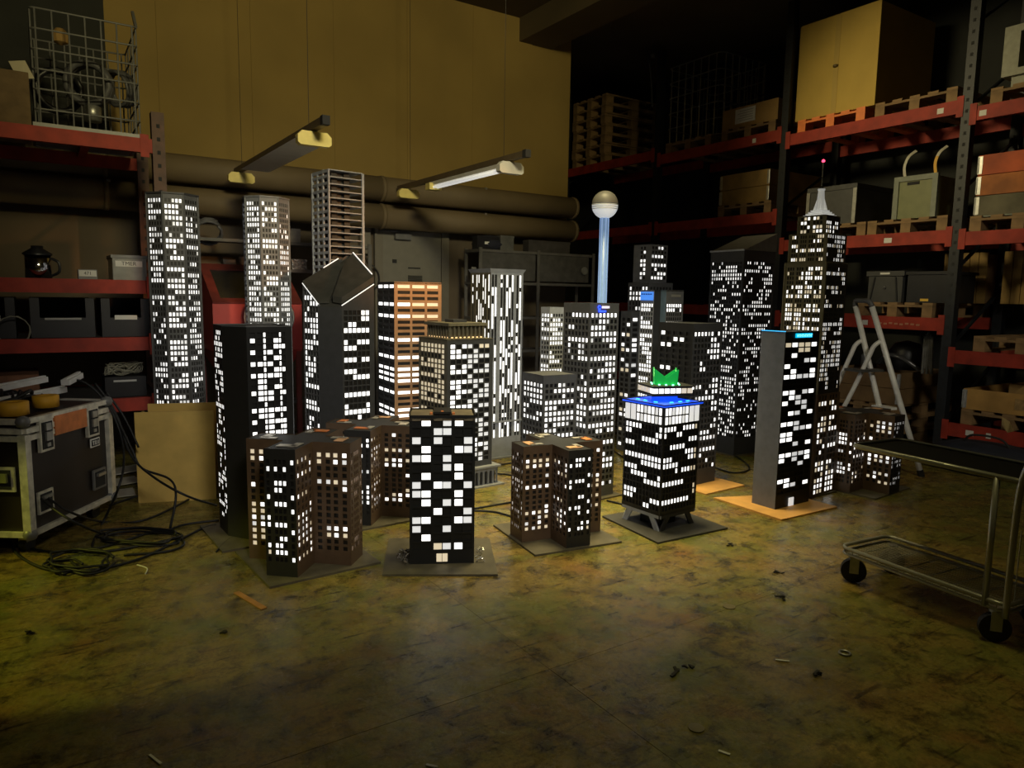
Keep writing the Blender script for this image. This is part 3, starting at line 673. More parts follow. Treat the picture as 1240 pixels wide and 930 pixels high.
tn, pn = simple('model_office_block', 'taller dark grey office block with blue logo sign near its roof', (3.313, 4.008), 3, .289, .289, 1.457, M_DK, 7, 7, 29, .48, .52, 311, True, mt=.045, mb=.06, fx=.68)
plate(tn, grow(pn, .05), mat('grimy_plate', (0, 0, 0)))
def sign_n():
    n, r = pn[0], pn[1]; e = (r-n).normalized(); nn = Vector((e.y, -e.x, 0)); q = n+e*0.085+nn*0.004+Vector((0, 0, 1.428))
    MB().cyl(q, q+nn*0.006, 0.014, n=16).cyl(q+nn*.006, q+nn*0.0075, 0.007, n=12, m=1).obox(q-Vector((0, 0, 0.018))+nn*0.003, (0.016, 0.006, 0.014), e).build('blue_logo', [mat('blue_led', (0.02, 0.06, 1), emit=3.0, var=0), mat('blue_led_dark', (0.01, 0.02, .3), var=0)], tn)
    k = 0
    for wd in (.008, .010, .010, .011, .009, .010, .006, .010):
        k += wd/2; MB().obox(q+e*(0.026+k)+nn*0.002, (wd*0.8, 0.005, 0.016 if wd > .007 else .004), e).build('sign_letter', mat('lilac_led', (0.85, 0.75, 0.95), emit=0.9, var=0), tn); k += wd/2
    MB().obox(q+e*0.03-Vector((0, 0, 0.03))+nn*0.002, (0.07, 0.006, 0.012), e).build('blue_strip', mat('blue_led', (0, 0, 0)), tn)
sign_n()
to, po = simple('model_office_block', 'slim pale grey tower squeezed behind the office block with logo', (3.577, 4.85), 0.6, .124, .15, 1.411, M_LT, 3, 5, 34, .6, .6, 321, False, mt=.035, fx=.72, fy=.66, run=.75)

# Q  stepped tower made of tubes ----------------------------------------------------------
tq = thing('model_skyscraper', 'dark stepped tower of stacked tubes behind the pale blue tower', CATB, (5.0, 5.3, 0))
simple('', '', (4.757, 5.135), -2.5, .157, .19, 1.370, M_DK, 2, 2, 26, .45, .45, 331, False, root=tq, mt=.04, fx=.7, ch='#w')
simple('', '', (4.966, 5.13), -1.5, .30, .315, 1.649, M_DK, 6, 7, 32, .5, .45, 335, False, root=tq, mt=.02, fx=.62)
simple('', '', (5.06, 5.215), 2, .235, .235, 2.022, M_MID, 2, 5, 8, .5, .5, 341, False, root=tq, z0=1.655, mt=.03, mb=.06, fx=.72, mL=(.36, .28))

# R  pale blue notched tower --------------------------------------------------------------
def tower_r():
    P = (4.589, 4.603); w = .272; n, r, f, l = rect(P, -6, w, w); e = (r-n).normalized(); g = (l-n).normalized(); z1 = 1.572
    poly = [n+e*0.075, r, f, l, n+g*0.075, n+g*0.075+e*0.075]
    t = thing('model_skyscraper', 'pale blue grey notched tower with glowing blue sign', CATB, tuple(hull([n, r, f, l])))
    c = [0]
    facade(t, poly[0], poly[1], 0, z1, grid(7, 36, ['#######']+rnd(7, 35, .5, 351, run=.8), .04, .08, .075, .03, .72, .70), M_MID, True, c)
    facade(t, poly[1], poly[2], 0, z1, back(6, 30, .4, 352), M_MID, False); facade(t, poly[2], poly[3], 0, z1, back(6, 30, .4, 353), M_MID, False)
    facade(t, poly[3], poly[4], 0, z1, grid(5, 36, ['#####']+rnd(5, 35, .6, 354, run=.75), .05, .05, .075, .03, .72, .70), M_LT, True, c)
    facade(t, poly[4], poly[5], 0, z1, None, M_CH); facade(t, poly[5], poly[0], 0, z1, None, M_BLU)
    MB().prism([(q.x, q.y) for q in poly], z1-0.012, z1-0.002).build('roof', M_CH, t)
    m = l.lerp(poly[4], 0.5); nn = -e
    MB().obox(m+nn*0.004+Vector((0, 0, z1-0.055)), (0.18, 0.006, 0.075), g).build('sign_panel', mat('sign_blue', (0.08, 0.30, 1.0), emit=0.75, var=0), t)
    for k in range(5): MB().obox(m+g*(0.064-k*0.032)+nn*0.008+Vector((0, 0, z1-0.038)), (0.022, 0.003, 0.010), g).build('sign_letter', mat('sign_navy', (0.01, 0.03, 0.2), var=0), t)
    m = poly[0].lerp(poly[1], 0.55); nn = Vector((e.y, -e.x, 0))
    for k in range(9): MB().obox(m+e*(-0.048+k*0.012)+nn*0.003+Vector((0, 0, z1-0.05)), (0.009, 0.005, 0.022), e).build('sign_letter', mat('sign_grey', (0.42, 0.42, 0.38), var=0), t)
tower_r()

# S  black tower on raw plate ---------------------------------------------------------------
SL = ['#....', '..##.', '##...', '.....', '.....', '.....', '##...', '.....', '..#..', '...#.', '.....', '#....', '....#', '.....', '.....', '.....', '.....']
ts, ps = simple('model_office_block', 'black office block with wide upper windows behind the green topped tower', (4.244, 3.879), 3, .354, .354, 1.307, M_CH, 5, 8, 24, .2, .45, 361, True, mt=.045, mb=.10, fx=.66, leftm=BLACK,
               patL=[SL[j] if j < len(SL) else '.....' for j in range(24)])
n_, r_, f_, l_ = ps; e_ = (r_-n_).normalized(); g_ = (l_-n_).normalized()
plate(ts, [n_-e_*.03-g_*.22, r_+e_*.10-g_*.22, r_+e_*.10+g_*.40, n_-e_*.03+g_*.40], MDF)

# T  shed roof tower ----------------------------------------------------------------------
tt, pt = simple('model_skyscraper', 'dark tower with grey shed roof in front of the right rack', (5.515, 4.463), -3.5, .42, .42, 1.955, M_CH, 13, 13, 46, .5, .42, 371, False, mt=.05, mb=.09, fx=.60, fy=.66, run=.35)
def roof_t():
    n, r, f, l = grow(pt, 0.006); z = 1.957; zh = zt(940, 283, r)
    V = [Vector((q.x, q.y, z)) for q in (n, r, f, l)]+[Vector((r.x, r.y, zh)), Vector((f.x, f.y, zh))]
    MB().add(V, ((3, 2, 1, 0), (0, 1, 4), (1, 2, 5, 4), (2, 3, 5), (0, 4, 5, 3)), 0).build('shed_roof', [paint('roof_grey', (120, 118, 110))], tt)
    MB().bar(V[0], V[3], 0.012, 0.016).build('roof_edge', M_LT, tt)
roof_t()
plate(tt, grow(pt, .02), mat('grimy_plate', (0, 0, 0)))

# U  tall stepped tower with spire -----------------------------------------------------------
def tower_u():
    th = 5; P = Vector((4.87, 3.20, 0)); t = thing('model_skyscraper', 'tallest stepped dark tower with white spire and red beacon', CATB, (5.02, 3.36, 0))
    n0 = rect(P, th, .325, .325); cx = hull(n0)
    def tier(w, z0, z1, nx, ny, seed, m, dens, side=False, ch='###w'):
        tt_ = math.radians(th); e = Vector((math.cos(tt_), math.sin(tt_), 0)); g = Vector((-e.y, e.x, 0)); p = cx-(e+g)*(w/2)
        def cols(g3):
            k = nx//3; out = []; W_ = 0.92/k
            for i in range(k):
                for q in range(3): out.append((0.04+W_*i+W_*(.10+.27*q), 0.04+W_*i+W_*(.10+.27*q+.20)))
            return out
        poly = [p, p+e*w, p+e*w+g*w, p+g*w]
        rows = [(.03+.94/ny*(j+.15), .03+.94/ny*(j+.85)) for j in range(ny)]
        for i in range(4):
            facade(t, poly[i], poly[(i+1) % 4], z0, z1, dict(cols=cols(3), rows=rows, pat=rnd(len(cols(3)), ny, dens if i != 3 else dens+.08, seed+i, ch, .68)), m if i == 3 else (M_VD if m is not M_BR else M_BR), False, depth=.005)
        MB().prism([(q.x, q.y) for q in poly], z1-.006, z1+.002).build('terrace', m, t)
        for q in (poly[0], poly[3]): MB().bar(q+Vector((0, 0, z0)), q+Vector((0, 0, z1)), .012, .012, (1, 0, 0)).build('corner_pier', m, t)
    tier(.355, 0.0, .65, 6, 14, 401, M_BR, .45); tier(.34, .65, .795, 6, 3, 405, M_BR, .45)
    tier(.325, .795, 1.783, 12, 27, 411, M_OL, .46); tier(.295, 1.783, 1.997, 12, 6, 421, M_OL, .5); tier(.215, 1.997, 2.132, 6, 4, 431, M_OL, .5)
    wh = mat('spire_white_added_glow', (0.85, 0.85, 0.82), 0.5, emit=0.22, var=0.05); z = 2.132  # weak emission stands in for light shining up the spire
    for k in range(4): w = .085-.012*k; MB().box(cx.x-w, cx.y-w, z+.013*k, cx.x+w, cx.y+w, z+.013*k+.009).build('spire_step', wh, t)
    z += .052; MB().cyl((cx.x, cx.y, z), (cx.x, cx.y, z+.145), .034, .022, 8).build('spire_shaft', wh, t)
    for k in range(4):
        a = k*math.pi/2+.35; d = Vector((math.cos(a), math.sin(a), 0)); MB().add([cx+d*.026+Vector((0, 0, z)), cx+d*.052+Vector((0, 0, z)), cx+d*.022+Vector((0, 0, z+.1)), cx+d*.026+d.orthogonal().normalized()*.008+Vector((0, 0, z)), cx+d*.052+d.orthogonal().normalized()*.008+Vector((0, 0, z)), cx+d*.022+d.orthogonal().normalized()*.008+Vector((0, 0, z+.1))], ((0, 1, 2), (5, 4, 3), (0, 3, 4, 1), (1, 4, 5, 2))).build('spire_fin', wh, t)
    MB().cyl((cx.x, cx.y, z+.145), (cx.x, cx.y, z+.156), .027, .027, 10).build('spire_cap', wh, t); MB().cyl((cx.x, cx.y, z+.156), (cx.x, cx.y, z+.18), .020, .006, 10).build('spire_cone', M_VD, t)
    zT = z+.36; MB().cyl((cx.x, cx.y, z+.18), (cx.x, cx.y, zT), .0045, n=6).build('mast', STEEL, t)
    MB().lathe((cx.x, cx.y, zT), ((.001, -.012), (.012, -.004), (.012, .006), (.001, .014)), 10).build('beacon', mat('beacon_red', (1, .05, .12), emit=3.5, var=0), t, True)
    plate(t, [cx+Vector(q) for q in ((-.185, -.185, 0), (.185, -.185, 0), (.185, .185, 0), (-.185, .185, 0))], mat('grimy_plate', (0, 0, 0)))
tower_u()

# V  black tower with grey flank and cyan sign -------------------------------------------------
def tower_v():
    P = (4.335, 3.12); poly = rect(P, 0.5, .198, .40); n, r, f, l = poly; e = (r-n).normalized(); g = (l-n).normalized(); z1 = 1.281
    t = thing('model_office_block', 'black tower with blank grey flank and cyan sign on raw board', CATB, tuple(hull(poly)))
    pr = ['w#ww#', '..ww.', '.#...', '...o#', '#....', '.#..#', '##oo#', '.....', '.....', '##.o#', '.#o..', '#.oo.', '...o.', '.#o.#', '.....', '##o..', '..oo#', '##...', '##...', '..o.#', '.....', '##oo#', '#.o.#', '...o.', '.....', '.....', '##...', '.#o.#', '.....']
    rows = [(.062+.0297*j, .062+.0297*j+.0235) for j in range(29)]; cols = [(.03+.187*i, .03+.187*i+.172) for i in range(5)]
    facade(t, n, r, .012, z1, dict(cols=cols, rows=rows, pat=pr), BLACK, True, darkm=BLACK)
    facade(t, r, f, .012, z1, None, M_MID); facade(t, f, l, .012, z1, back(5, 28, .35, 441), BLACK, False, darkm=BLACK)
    facade(t, l, n, .012, z1, None, paint('flank_grey', (108, 112, 130)))
    MB().prism([(q.x, q.y) for q in grow(poly, -.003)], z1-.012, z1-.003).build('roof', M_CH, t)
    nn = Vector((e.y, -e.x, 0)); q = n.lerp(r, .52)+Vector((0, 0, z1-.028))+nn*.004
    MB().obox(q, (.190, .006, .030), e).build('sign_board', mat('cyan_sign', (0.0, .55, .95), emit=1.0, var=0), t)
    for k in range(10):
        MB().obox(q+e*(-.081+.018*k)+nn*.005, (.0035, .003, .020), e).obox(q+e*(-.075+.018*k)+nn*.005+Vector((0, 0, .008 if k % 2 else 0)), (.008, .003, .004), e).build('sign_letter', mat('sign_pale', (.35, .9, 1), emit=.9, var=0), t)
    MB().bar(l+Vector((0, 0, z1+.002)), n+Vector((0, 0, z1+.002)), .006, .005).build('cyan_edge', mat('cyan_edge', (.05, .5, 1), emit=1.2, var=0), t)
    MB().obox(n.lerp(r, .45)+nn*.004+Vector((0, 0, .045)), (.055, .006, .06), e).build('door_pane', LIT['o'], t)
    a, b, c = fl(865, 604), fl(946, 631), fl(1013, 616); MDFp = [b, c, c+g*.50, a+g*0.0]
    plate(t, [b, Vector((4.80, 2.93, 0)), Vector((4.80, 3.17, 0)), Vector((4.62, 3.4, 0)), Vector((4.20, 3.56, 0))], MDF)
tower_v()

# W  tower with blue terrace and green crown ------------------------------------------------------
def tower_w():
    P = (3.262, 3.19); w = .343; poly = rect(P, 2.7, w, w); n, r, f, l = poly; e = (r-n).normalized(); g = (l-n).normalized(); z0, z1 = .115, .829
    t = thing('model_office_block', 'black tower on splayed legs with blue lit terrace and green crown', CATB, tuple(hull(poly)))
    L = ['#####.....#', '##.......##', '.....#####.', '###........', '...........', '###########', '.....######', '####.......', '..#####...#', '......#####', '...........', '####.......', '###.....###', '......##...']
    R = ['####..####w', '#...##.....', '........###', '..#####....', '.......###w', '###.....##w', '#####......', '....#.###ww', '...........', '#######....', '..........w', '..........w', '#########..', '...........']
    ok = ['#'*6+'..', '#'*6+'..']
    cw = [(.035+.0855*i, .035+.0855*i+.066) for i in range(11)]; rows = [(.20+.0555*j, .20+.0555*j+.043) for j in range(14)]
    c = [0]
    for (a, b, pat, big) in ((n, r, R, 1), (l, n, L, 0)):
        pn_ = facade(t, a, b, z0, z1, dict(cols=cw, rows=rows, pat=pat), BLACK, True, c, darkm=BLACK)
        d = (b-a).normalized(); nn = Vector((d.y, -d.x, 0)); LW = w
        def pane(u0, u1, zA, zB, m):
            MB().obox(a+d*(LW*(u0+u1)/2)+nn*.002+Vector((0, 0, (zA+zB)/2)), (LW*(u1-u0), .004, zB-zA), d).build('terrace_window', m, t)
        for k in range(2):
            u = (.70+.15*k) if big else (.02+.15*k); pane(u, u+.118, z1-.122, z1-.020, LIT['o'])
        for k in range(7):
            u = (.04+.093*k) if big else (.33+.093*k)
            pane(u, u+.055, z1-.066, z1-.020, LIT['o' if k % 3 == 2 else 's']); pane(u, u+.055, z1-.123, z1-.076, LIT['o' if k % 4 == 1 else 's'])
    for a, b, s in ((r, f, 1), (f, l, 2)): facade(t, a, b, z0, z1, dict(cols=cw, rows=rows, pat=rnd(11, 14, .35, 450+s)), BLACK, False, darkm=BLACK)
    MB().prism([(q.x, q.y) for q in poly], z0-.002, z0+.006).build('underside', BLACK, t)
    rim = grow(poly, .014)
    MB().prism([(q.x, q.y) for q in rim], z1-.010, z1).build('terrace_deck', mat('terrace_blue_added_glow', (.05, .12, .75), .35, emit=.95, ecol=(.005, .07, .85), var=.15), t)  # LED light on the deck is put in as blue emission
    for i in range(4): MB().bar(rim[i]+Vector((0, 0, z1+.004)), rim[(i+1) % 4]+Vector((0, 0, z1+.004)), .006, .006).build('terrace_rim', BLACK, t)
    led = mat('terrace_led', (.03, .35, 1), emit=2.5, var=0)
    for u, v in ((.30, .03), (.62, .03), (.90, .03), (.03, .3), (.03, .65), (.03, .9)):
        q = n+e*(w*(.12+.76*u))+g*(w*(.12+.76*v)); MB().obox(q+Vector((0, 0, z1+.006)), (.026, .012, .006), e if v < u else g).build('blue_led', led, t)
    # penthouse raised on a small core, turned a little
    zc, zd = z1+.046, z1+.098; pp = rect((3.300, 3.335), -18.9, .235, .285)
    cc = hull(pp); MB().obox(cc+Vector((0, 0, z1+.022)), (.12, .12, .044), e).build('penthouse_core', mat('terrace_blue_added_glow', (0, 0, 0)), t)  # core shares the deck's emissive blue instead of catching LED light
    MB().prism([(q.x, q.y) for q in grow(pp, .006)], zc-.008, zc).build('penthouse_floor', BLACK, t)
    MB().prism([(q.x, q.y) for q in grow(pp, -.006)], zc, zd-.001).build('penthouse_body', BLACK, t)
    for (a, b, N) in ((pp[0], pp[1], 7), (pp[3], pp[0], 5), (pp[1], pp[2], 5), (pp[2], pp[3], 7)):
        d = (b-a).normalized(); nn = Vector((d.y, -d.x, 0)); LW = (b-a).length
        for k in range(N):
            m = LIT['w'] if (a is pp[0] and k >= 5) or (a is pp[3] and k < 4) else LIT['s']
            MB().obox(a+d*(LW*(k+.5)/N)-nn*.003+Vector((0, 0, (zc+zd)/2)), (LW/N*.78, .006, (zd-zc)*.62), d).build('penthouse_window', m, t)
    MB().prism([(q.x, q.y) for q in grow(pp, .008)], zd-.002, zd+.006).build('penthouse_roof', M_VD, t)
    gm = mat('green_acrylic', (.02, .55, .10), .4, emit=.16, ecol=(0, .9, .15), var=0); ge = (pp[1]-pp[0]).normalized(); gg = (pp[3]-pp[0]).normalized(); th_ = math.radians(-40); ge = Vector((math.cos(th_), math.sin(th_), 0)); gg = Vector((-ge.y, ge.x, 0)); hw, hd_ = .074, .06
    cr = [cc-ge*hw-gg*hd_, cc+ge*hw-gg*hd_, cc+ge*hw+gg*hd_, cc-ge*hw+gg*hd_]
    for i in range(4):
        a, b = cr[i], cr[(i+1) % 4]; d = (b-a).normalized(); nn = Vector((d.y, -d.x, 0)); zb = zd+.006
        pts = [a, b, b+Vector((0, 0, .105))+d*.006, a.lerp(b, .5)+Vector((0, 0, .045)), a+Vector((0, 0, .105))-d*.006]
        pts = [q+Vector((0, 0, zb)) for q in pts]; bk = [q-nn*.004 for q in pts]
        MB().add(pts+bk, ((0, 1, 2, 3), (0, 3, 4), (8, 7, 6, 5), (9, 8, 5), (2, 1, 6, 7), (3, 2, 7, 8), (4, 3, 8, 9), (0, 4, 9, 5))).build('crown_spike', gm, t)
        for k in range(3): MB().obox(a.lerp(b, .2+.3*k)+nn*.014+Vector((0, 0, zb+.003)), (.012, .008, .006), d).build('green_led', mat('green_led', (.2, 1, .55), emit=5.0, var=0), t)
    # splayed legs: two sloping plates per side under a sill
    lm = M_MID
    for a, b in ((n, r), (r, f), (f, l), (l, n)):
        d = (b-a).normalized(); nn = Vector((d.y, -d.x, 0))
        m_ = M_BLACKLEG if (a is n) else M_LT
        MB().obox(a.lerp(b, .5)-nn*.006+Vector((0, 0, z0-.012)), (w, .012, .022), d).build('leg_sill', m_, t)
        for s, u0, u1 in ((1, .02, .16), (-1, .98, .84)):
            A = a+d*(w*u0); B = a+d*(w*u1); tk = d*(s*.042)
            q = [A+Vector((0, 0, .012)), A+tk+Vector((0, 0, .012)), B+tk+Vector((0, 0, z0-.02)), B+Vector((0, 0, z0-.02))]
            q2 = [v-nn*.012 for v in q]
            MB().add(q+q2, ((0, 1, 2, 3), (7, 6, 5, 4), (0, 4, 5, 1), (1, 5, 6, 2), (2, 6, 7, 3), (3, 7, 4, 0))).build('leg', m_, t)
    MB().prism([(q.x, q.y) for q in grow(poly, -.09)], .012, z0).build('inner_core', BLACK, t)
    plate(t, [Vector((3.11, 3.05, 0)), Vector((3.715, 3.02, 0)), Vector((3.75, 3.60, 0)), Vector((3.17, 3.64, 0))], mat('dark_plate', (.045, .042, .035), .6, var=.2))
M_BLACKLEG = M_VD
tower_w()

# P  television tower -------------------------------------------------------------------------------
def tv_tower():
    c = at(731, 300, 6.15); zb = 2.268-.02; R = .108
    zc = zt(732, 248, c)
    t = thing('model_tv_tower', 'glowing pale blue television tower with white ball on top', CATB, (c[0], c[1], 0))
    MB().cyl((c[0], c[1], .05), (c[0], c[1], zc-R*.9), .033, .033, 20).build('shaft', mat('acrylic_blue', (.22, .36, .66), .3, emit=.13, ecol=(.30, .52, .95), var=.1, scale=30), t, True)
    for k in range(6):
        a = k*math.pi/3+.2; MB().cyl((c[0]+.034*math.cos(a), c[1]+.034*math.sin(a), .05), (c[0]+.034*math.cos(a), c[1]+.034*math.sin(a), zc-R*.92), .006, n=6).build('light_rod', mat('light_rod', (.4, .58, .95), emit=.30, ecol=(.30, .52, 1), var=0), t)
    up = [(R*math.cos(i*math.pi/16), R*math.sin(i*math.pi/16)) for i in range(9)]; dn = [(R*math.cos(i*math.pi/16), -R*math.sin(i*math.pi/16)) for i in range(8)]
    up = up[:-1]+[(.0005, R)]
    MB().lathe((c[0], c[1], zc+.006), up, 28).build('upper_half', mat('ball_grey', lin((105, 103, 98)), .5, var=.05), t, True)
    MB().lathe((c[0], c[1], zc-.006), dn+[(.03, -R)], 28).build('lower_half', mat('ball_white_added_glow', (.8, .82, .85), .4, emit=.42, ecol=(.88, .94, 1), var=0), t, True)  # shaft light on the underside is put in as emission
    for k in range(3): MB().lathe((c[0], c[1], zc-.004-.016*k), ((R*1.015-.002*k, -.004), (R*1.02-.002*k, 0), (R*1.015-.002*k, .004), (R*.95, .004)), 28).build('ball_ring', mat('ball_ring', (.5, .52, .55), .4, var=0), t, True)
    MB().cyl((c[0], c[1], 0), (c[0], c[1], .05), .12, .10, 20).build('base', M_DK, t)
tv_tower()

# ------------------------------------------------------------------ pallet racks
def pt(x, y, D): P = at(x, y, D); return Vector((P[0], P[1], zt(x, y, P)))
def upright(root, x0, x1, y, h, alongx=False, m=POST):
    for a in (x0, x1):
        c = (a, y) if not alongx else (y, a)
        MB().box(c[0]-.045, c[1]-.045, 0, c[0]+.045, c[1]+.045, h).build('upright', m, root)
        hs = MB(); k = 0.15
        while k < h-.1:
            if not alongx: hs.box(c[0]-.047, c[1]-.012, k, c[0]-.044, c[1]+.012, k+.03)
            else: hs.box(c[0]-.012, c[1]-.047, k, c[0]+.012, c[1]-.044, k+.03)
            k += .10
        tag(hs.build('upright_holes', INK, root), kind='stuff')
    z = .3
    while z+.7 < h:
        a, b = ((x0, y, z), (x1, y, z+.6)) if not alongx else ((y, x0, z), (y, x1, z+.6))
        MB().bar(a, b, .03, .02).build('brace', m, root); z += .75
rr = thing('pallet_rack', 'long pallet rack with red beams along the right wall', 'rack', (7.85, 5.5, 0))
RX0, RX1 = 7.345, 8.35; RY = [1.45, 3.47, 5.44, 7.50, 9.60]
for y in RY: upright(rr, RX0, RX1, y, 4.85)
def sticker(root, c, w, h, m=PAPER): MB().box(c[0]-.002, c[1]-w/2, c[2]-h/2, c[0], c[1]+w/2, c[2]+h/2).build('label_sticker', m, root)
LV = {0: (.35, 1.05, 2.16, 3.29), 1: (1.35, 2.19, 3.38), 2: (.4, 1.42, 2.53, 3.46), 3: (.4, 1.42, 2.53, 3.54)}
for b, zs in LV.items():
    for z in zs:
        for x in (RX0-.045, RX1-.005):
            MB().box(x, RY[b]+.046, z-.125, x+.05, RY[b+1]-.046, z).build('beam', RED, rr)
        for yy in (RY[b]+.06, RY[b+1]-.06): MB().box(RX0-.052, yy-.03, z-.16, RX0-.045, yy+.03, z+.03).build('beam_hook', RED, rr)
for (b, z, f, w) in ((1, 2.19, .33, .08), (1, 1.35, .42, .06), (0, .35, .86, .07), (0, .35, .78, .04), (0, 3.29, .93, .06), (1, 3.38, .12, .06), (2, 3.46, .2, .05)):
    sticker(rr, (RX0-.0455, RY[b]+(RY[b+1]-RY[b])*f, z-.07), w, .05)
for k in range(9): sticker(rr, (RX0-.0455, 3.75+k*.055, 1.275+.004*(k % 3)), .035, .018, mat('faded_lettering', (.45, .2, .12), .7, var=0))

lr = thing('pallet_rack', 'left shelving rack with red beams against the back wall', 'rack', (-.5, 6.9, 0))
LPOST = mat('rack_brown_post', (.10, .045, .025), .6, var=.3)
for x in (.87, -1.95): upright(lr, 6.40, 7.40, x, 2.87, True, LPOST)
for z in (2.66, 1.575, 1.13, .65):
    for y in (6.355, 7.36): MB().box(-1.90, y, z-.105, .824, y+.05, z).build('beam', RED, lr)
    if z < 2.6: MB().box(-1.90, 6.41, z-.03, .82, 7.36, z-.004).build('shelf_board', mat('dark_shelf', (.04, .035, .03), .8), lr)
    for x in (.77, -1.85): MB().box(x-.03, 6.345, z-.14, x+.03, 6.355, z+.03).build('beam_hook', RED, lr)
for x in (-1.2, -.4, .4): MB().box(x-.03, 6.41, 2.62, x+.03, 7.36, 2.655).build('cross_bar', RED, lr)

# ------------------------------------------------------------------ pallets
def pallet(label, m=WOOD, loc=(0, 0, 0), rz=0):
    t = thing('wooden_pallet', label, 'pallet', (0, 0, 0), 0, 'pallets on the right rack')
    bm_ = MB().box(-.6, -.05, -.011, .6, .05, .011).mesh('deck_board', m); sm = MB().box(-.0725, -.4, -.011, .0725, .4, .011).mesh('stringer_board', m); bl = MB().box(-.0725, -.05, -.039, .0725, .05, .039).mesh('block', m)
    def put(nm, me, x, y, z): o = bpy.data.objects.new(nm, me); COL.objects.link(o); o.parent = t; o.location = (x, y, z)
    for k in range(5): put('deck_board', bm_, 0, -.35+.175*k, .133)
    for x in (-.527, 0, .527): put('stringer_board', sm, x, 0, .1105)
    for x in (-.527, 0, .527):
        for y in (-.35, 0, .35): put('block', bl, x, y, .0605)
    for y in (-.35, 0, .35): put('skid_board', bm_, 0, y, .011)
    t.location = loc; t.rotation_euler = (0, 0, rz); return t
PX = 7.34+.61
pal0 = pallet('topmost pallet of the tall pallet stack at the rear of the top beams', WOOD, (PX, 9.05, 3.54+6*.145))
names = ['second', 'third', 'fourth', 'fifth', 'sixth']
for k in range(6):
    dup(pal0, (PX+.01*((k*7) % 3-1), 9.05+.012*((k*5) % 3-1), 3.54+(5-k)*.145), .01*((k*3) % 3-1), ('lowest pallet of the tall pallet stack on the top beams' if k == 5 else names[k]+' pallet from the top of the tall pallet stack'), 'tall stack of pallets')
pal0['group'] = 'tall stack of pallets'
def pal(y, z, label, rz=0, x=PX): return dup(pal0, (x, y, z), rz, label, 'pallets on the right rack')
ZT = .145
pal(6.97, 3.46, 'dark pallet under the wire cage container on the top beams')
pal(6.0, 3.46, 'pallet under the labelled carton on the top beams')
pallet('orange painted pallet under the big yellow carton', mat('orange_paint', (.95, .25, .06), .5, var=.15), (PX, 4.90, 3.38))
pal(3.99, 3.38, 'bare pallet right of the big yellow carton on the top beams')
pal(2.90, 3.29, 'pallet under the hollow grey housing at the upper right corner')
pal(6.0, 2.53, 'pallet under the plank collar box in the second level')
pal(4.80, 2.19, 'pallet under the dented grey metal case')
pal(3.98, 2.19, 'pallet under the olive plastic crate')
pal(2.98, 2.16, 'pallet under the red and orange stained collar box')
pal(4.05, 1.35, 'pallet under the dark grey lidded crate')
pal(2.85, 1.05, 'bare pallet on the lower right beams above the open carton')
pal(2.90, .35, 'pallet carrying the stained plank box at lower right')
for k_, w_ in enumerate(('lowest', 'middle', 'topmost')): pal(4.32+.01*k_, .145*k_, w_+' of three pallets stacked under the plank box behind the ladder')

# ------------------------------------------------------------------ goods on the right rack
def wire_cage(name, label, x0, y0, z0, dx, dy, dz, nx, ny, nz, r=.008, m=STEEL, rad=.08, cat='container'):
    t = thing(name, label, cat, (x0+dx/2, y0+dy/2, z0))
    def ring(z):
        P = []
        for cx, cy, a0 in ((x0+dx-rad, y0+rad, -90), (x0+dx-rad, y0+dy-rad, 0), (x0+rad, y0+dy-rad, 90), (x0+rad, y0+rad, 180)):
            for k in range(4): a = math.radians(a0+30*k); P.append((cx+rad*math.cos(a), cy+rad*math.sin(a), z))
        return P
    for k in range(nz+1): MB().tube(ring(z0+dz*k/nz), r, 6, closed=True).build('cage_ring', m, t)
    for i in range(nx+1):
        for y in (y0, y0+dy): MB().cyl((x0+rad+(dx-2*rad)*i/nx, y, z0), (x0+rad+(dx-2*rad)*i/nx, y, z0+dz), r*.9, n=6).build('cage_bar', m, t)
    for i in range(ny+1):
        for x in (x0, x0+dx): MB().cyl((x, y0+rad+(dy-2*rad)*i/ny, z0), (x, y0+rad+(dy-2*rad)*i/ny, z0+dz), r*.9, n=6).build('cage_bar', m, t)
    return t
wire_cage('wire_cage', 'empty galvanised wire cage container on the top beams', 7.40, 6.50, 3.46+ZT, .93, .93, 1.0, 6, 6, 5)
def carton(name, label, x0, y0, z0, x1, y1, z1, m=CARD, cat='box', parts=None):
    t = thing(name, label, cat, ((x0+x1)/2, (y0+y1)/2, z0))
    MB().box(x0, y0, z0, x1, y1, z1).build('body', m, t)
    mid = (y0+y1)/2
    MB().box(x0+.002, y0+.004, z1, x1-.002, mid-.002, z1+.006).build('flap', m, t); MB().box(x0+.002, mid+.002, z1, x1-.002, y1-.004, z1+.006).build('flap', m, t)
    MB().box(x0-.002, mid-.03, z1-.12, x0, mid+.03, z1).build('packing_tape', mat('packing_tape', (.38, .25, .10), .35, var=0), t)
    return t
z = 3.46+ZT; c = carton('labelled_carton', 'low carton with large white shipping label on the top beams', 7.38, 5.60, z, 8.1, 6.42, z+.24)
MB().box(7.376, 5.92, z+.05, 7.379, 6.22, z+.22).build('shipping_label', PAPER, c)
for k in range(5): MB().box(7.374, 5.95, z+.075+.028*k, 7.3765, 6.15+.03*(k % 2), z+.082+.028*k).build('label_print', mat('print_grey', (.35, .35, .32), var=0), c)
z = 3.38+ZT
yc = thing('yellow_carton', 'big plain yellow carton on the orange pallet, top right', 'box', (7.9, 4.9, z))
YCM = mat('yellow_carton', (.56, .38, .075), .75, var=.08, scale=3)
MB().prism([(7.38, 4.42), (8.45, 4.42), (8.45, 5.36), (7.38, 5.36)], z, z+1.03).build('body', YCM, yc)
for k in range(2): MB().box(7.38, 4.43+.465*k, z+1.03, 8.44, 4.885+.465*k, z+1.037).build('flap', YCM, yc)
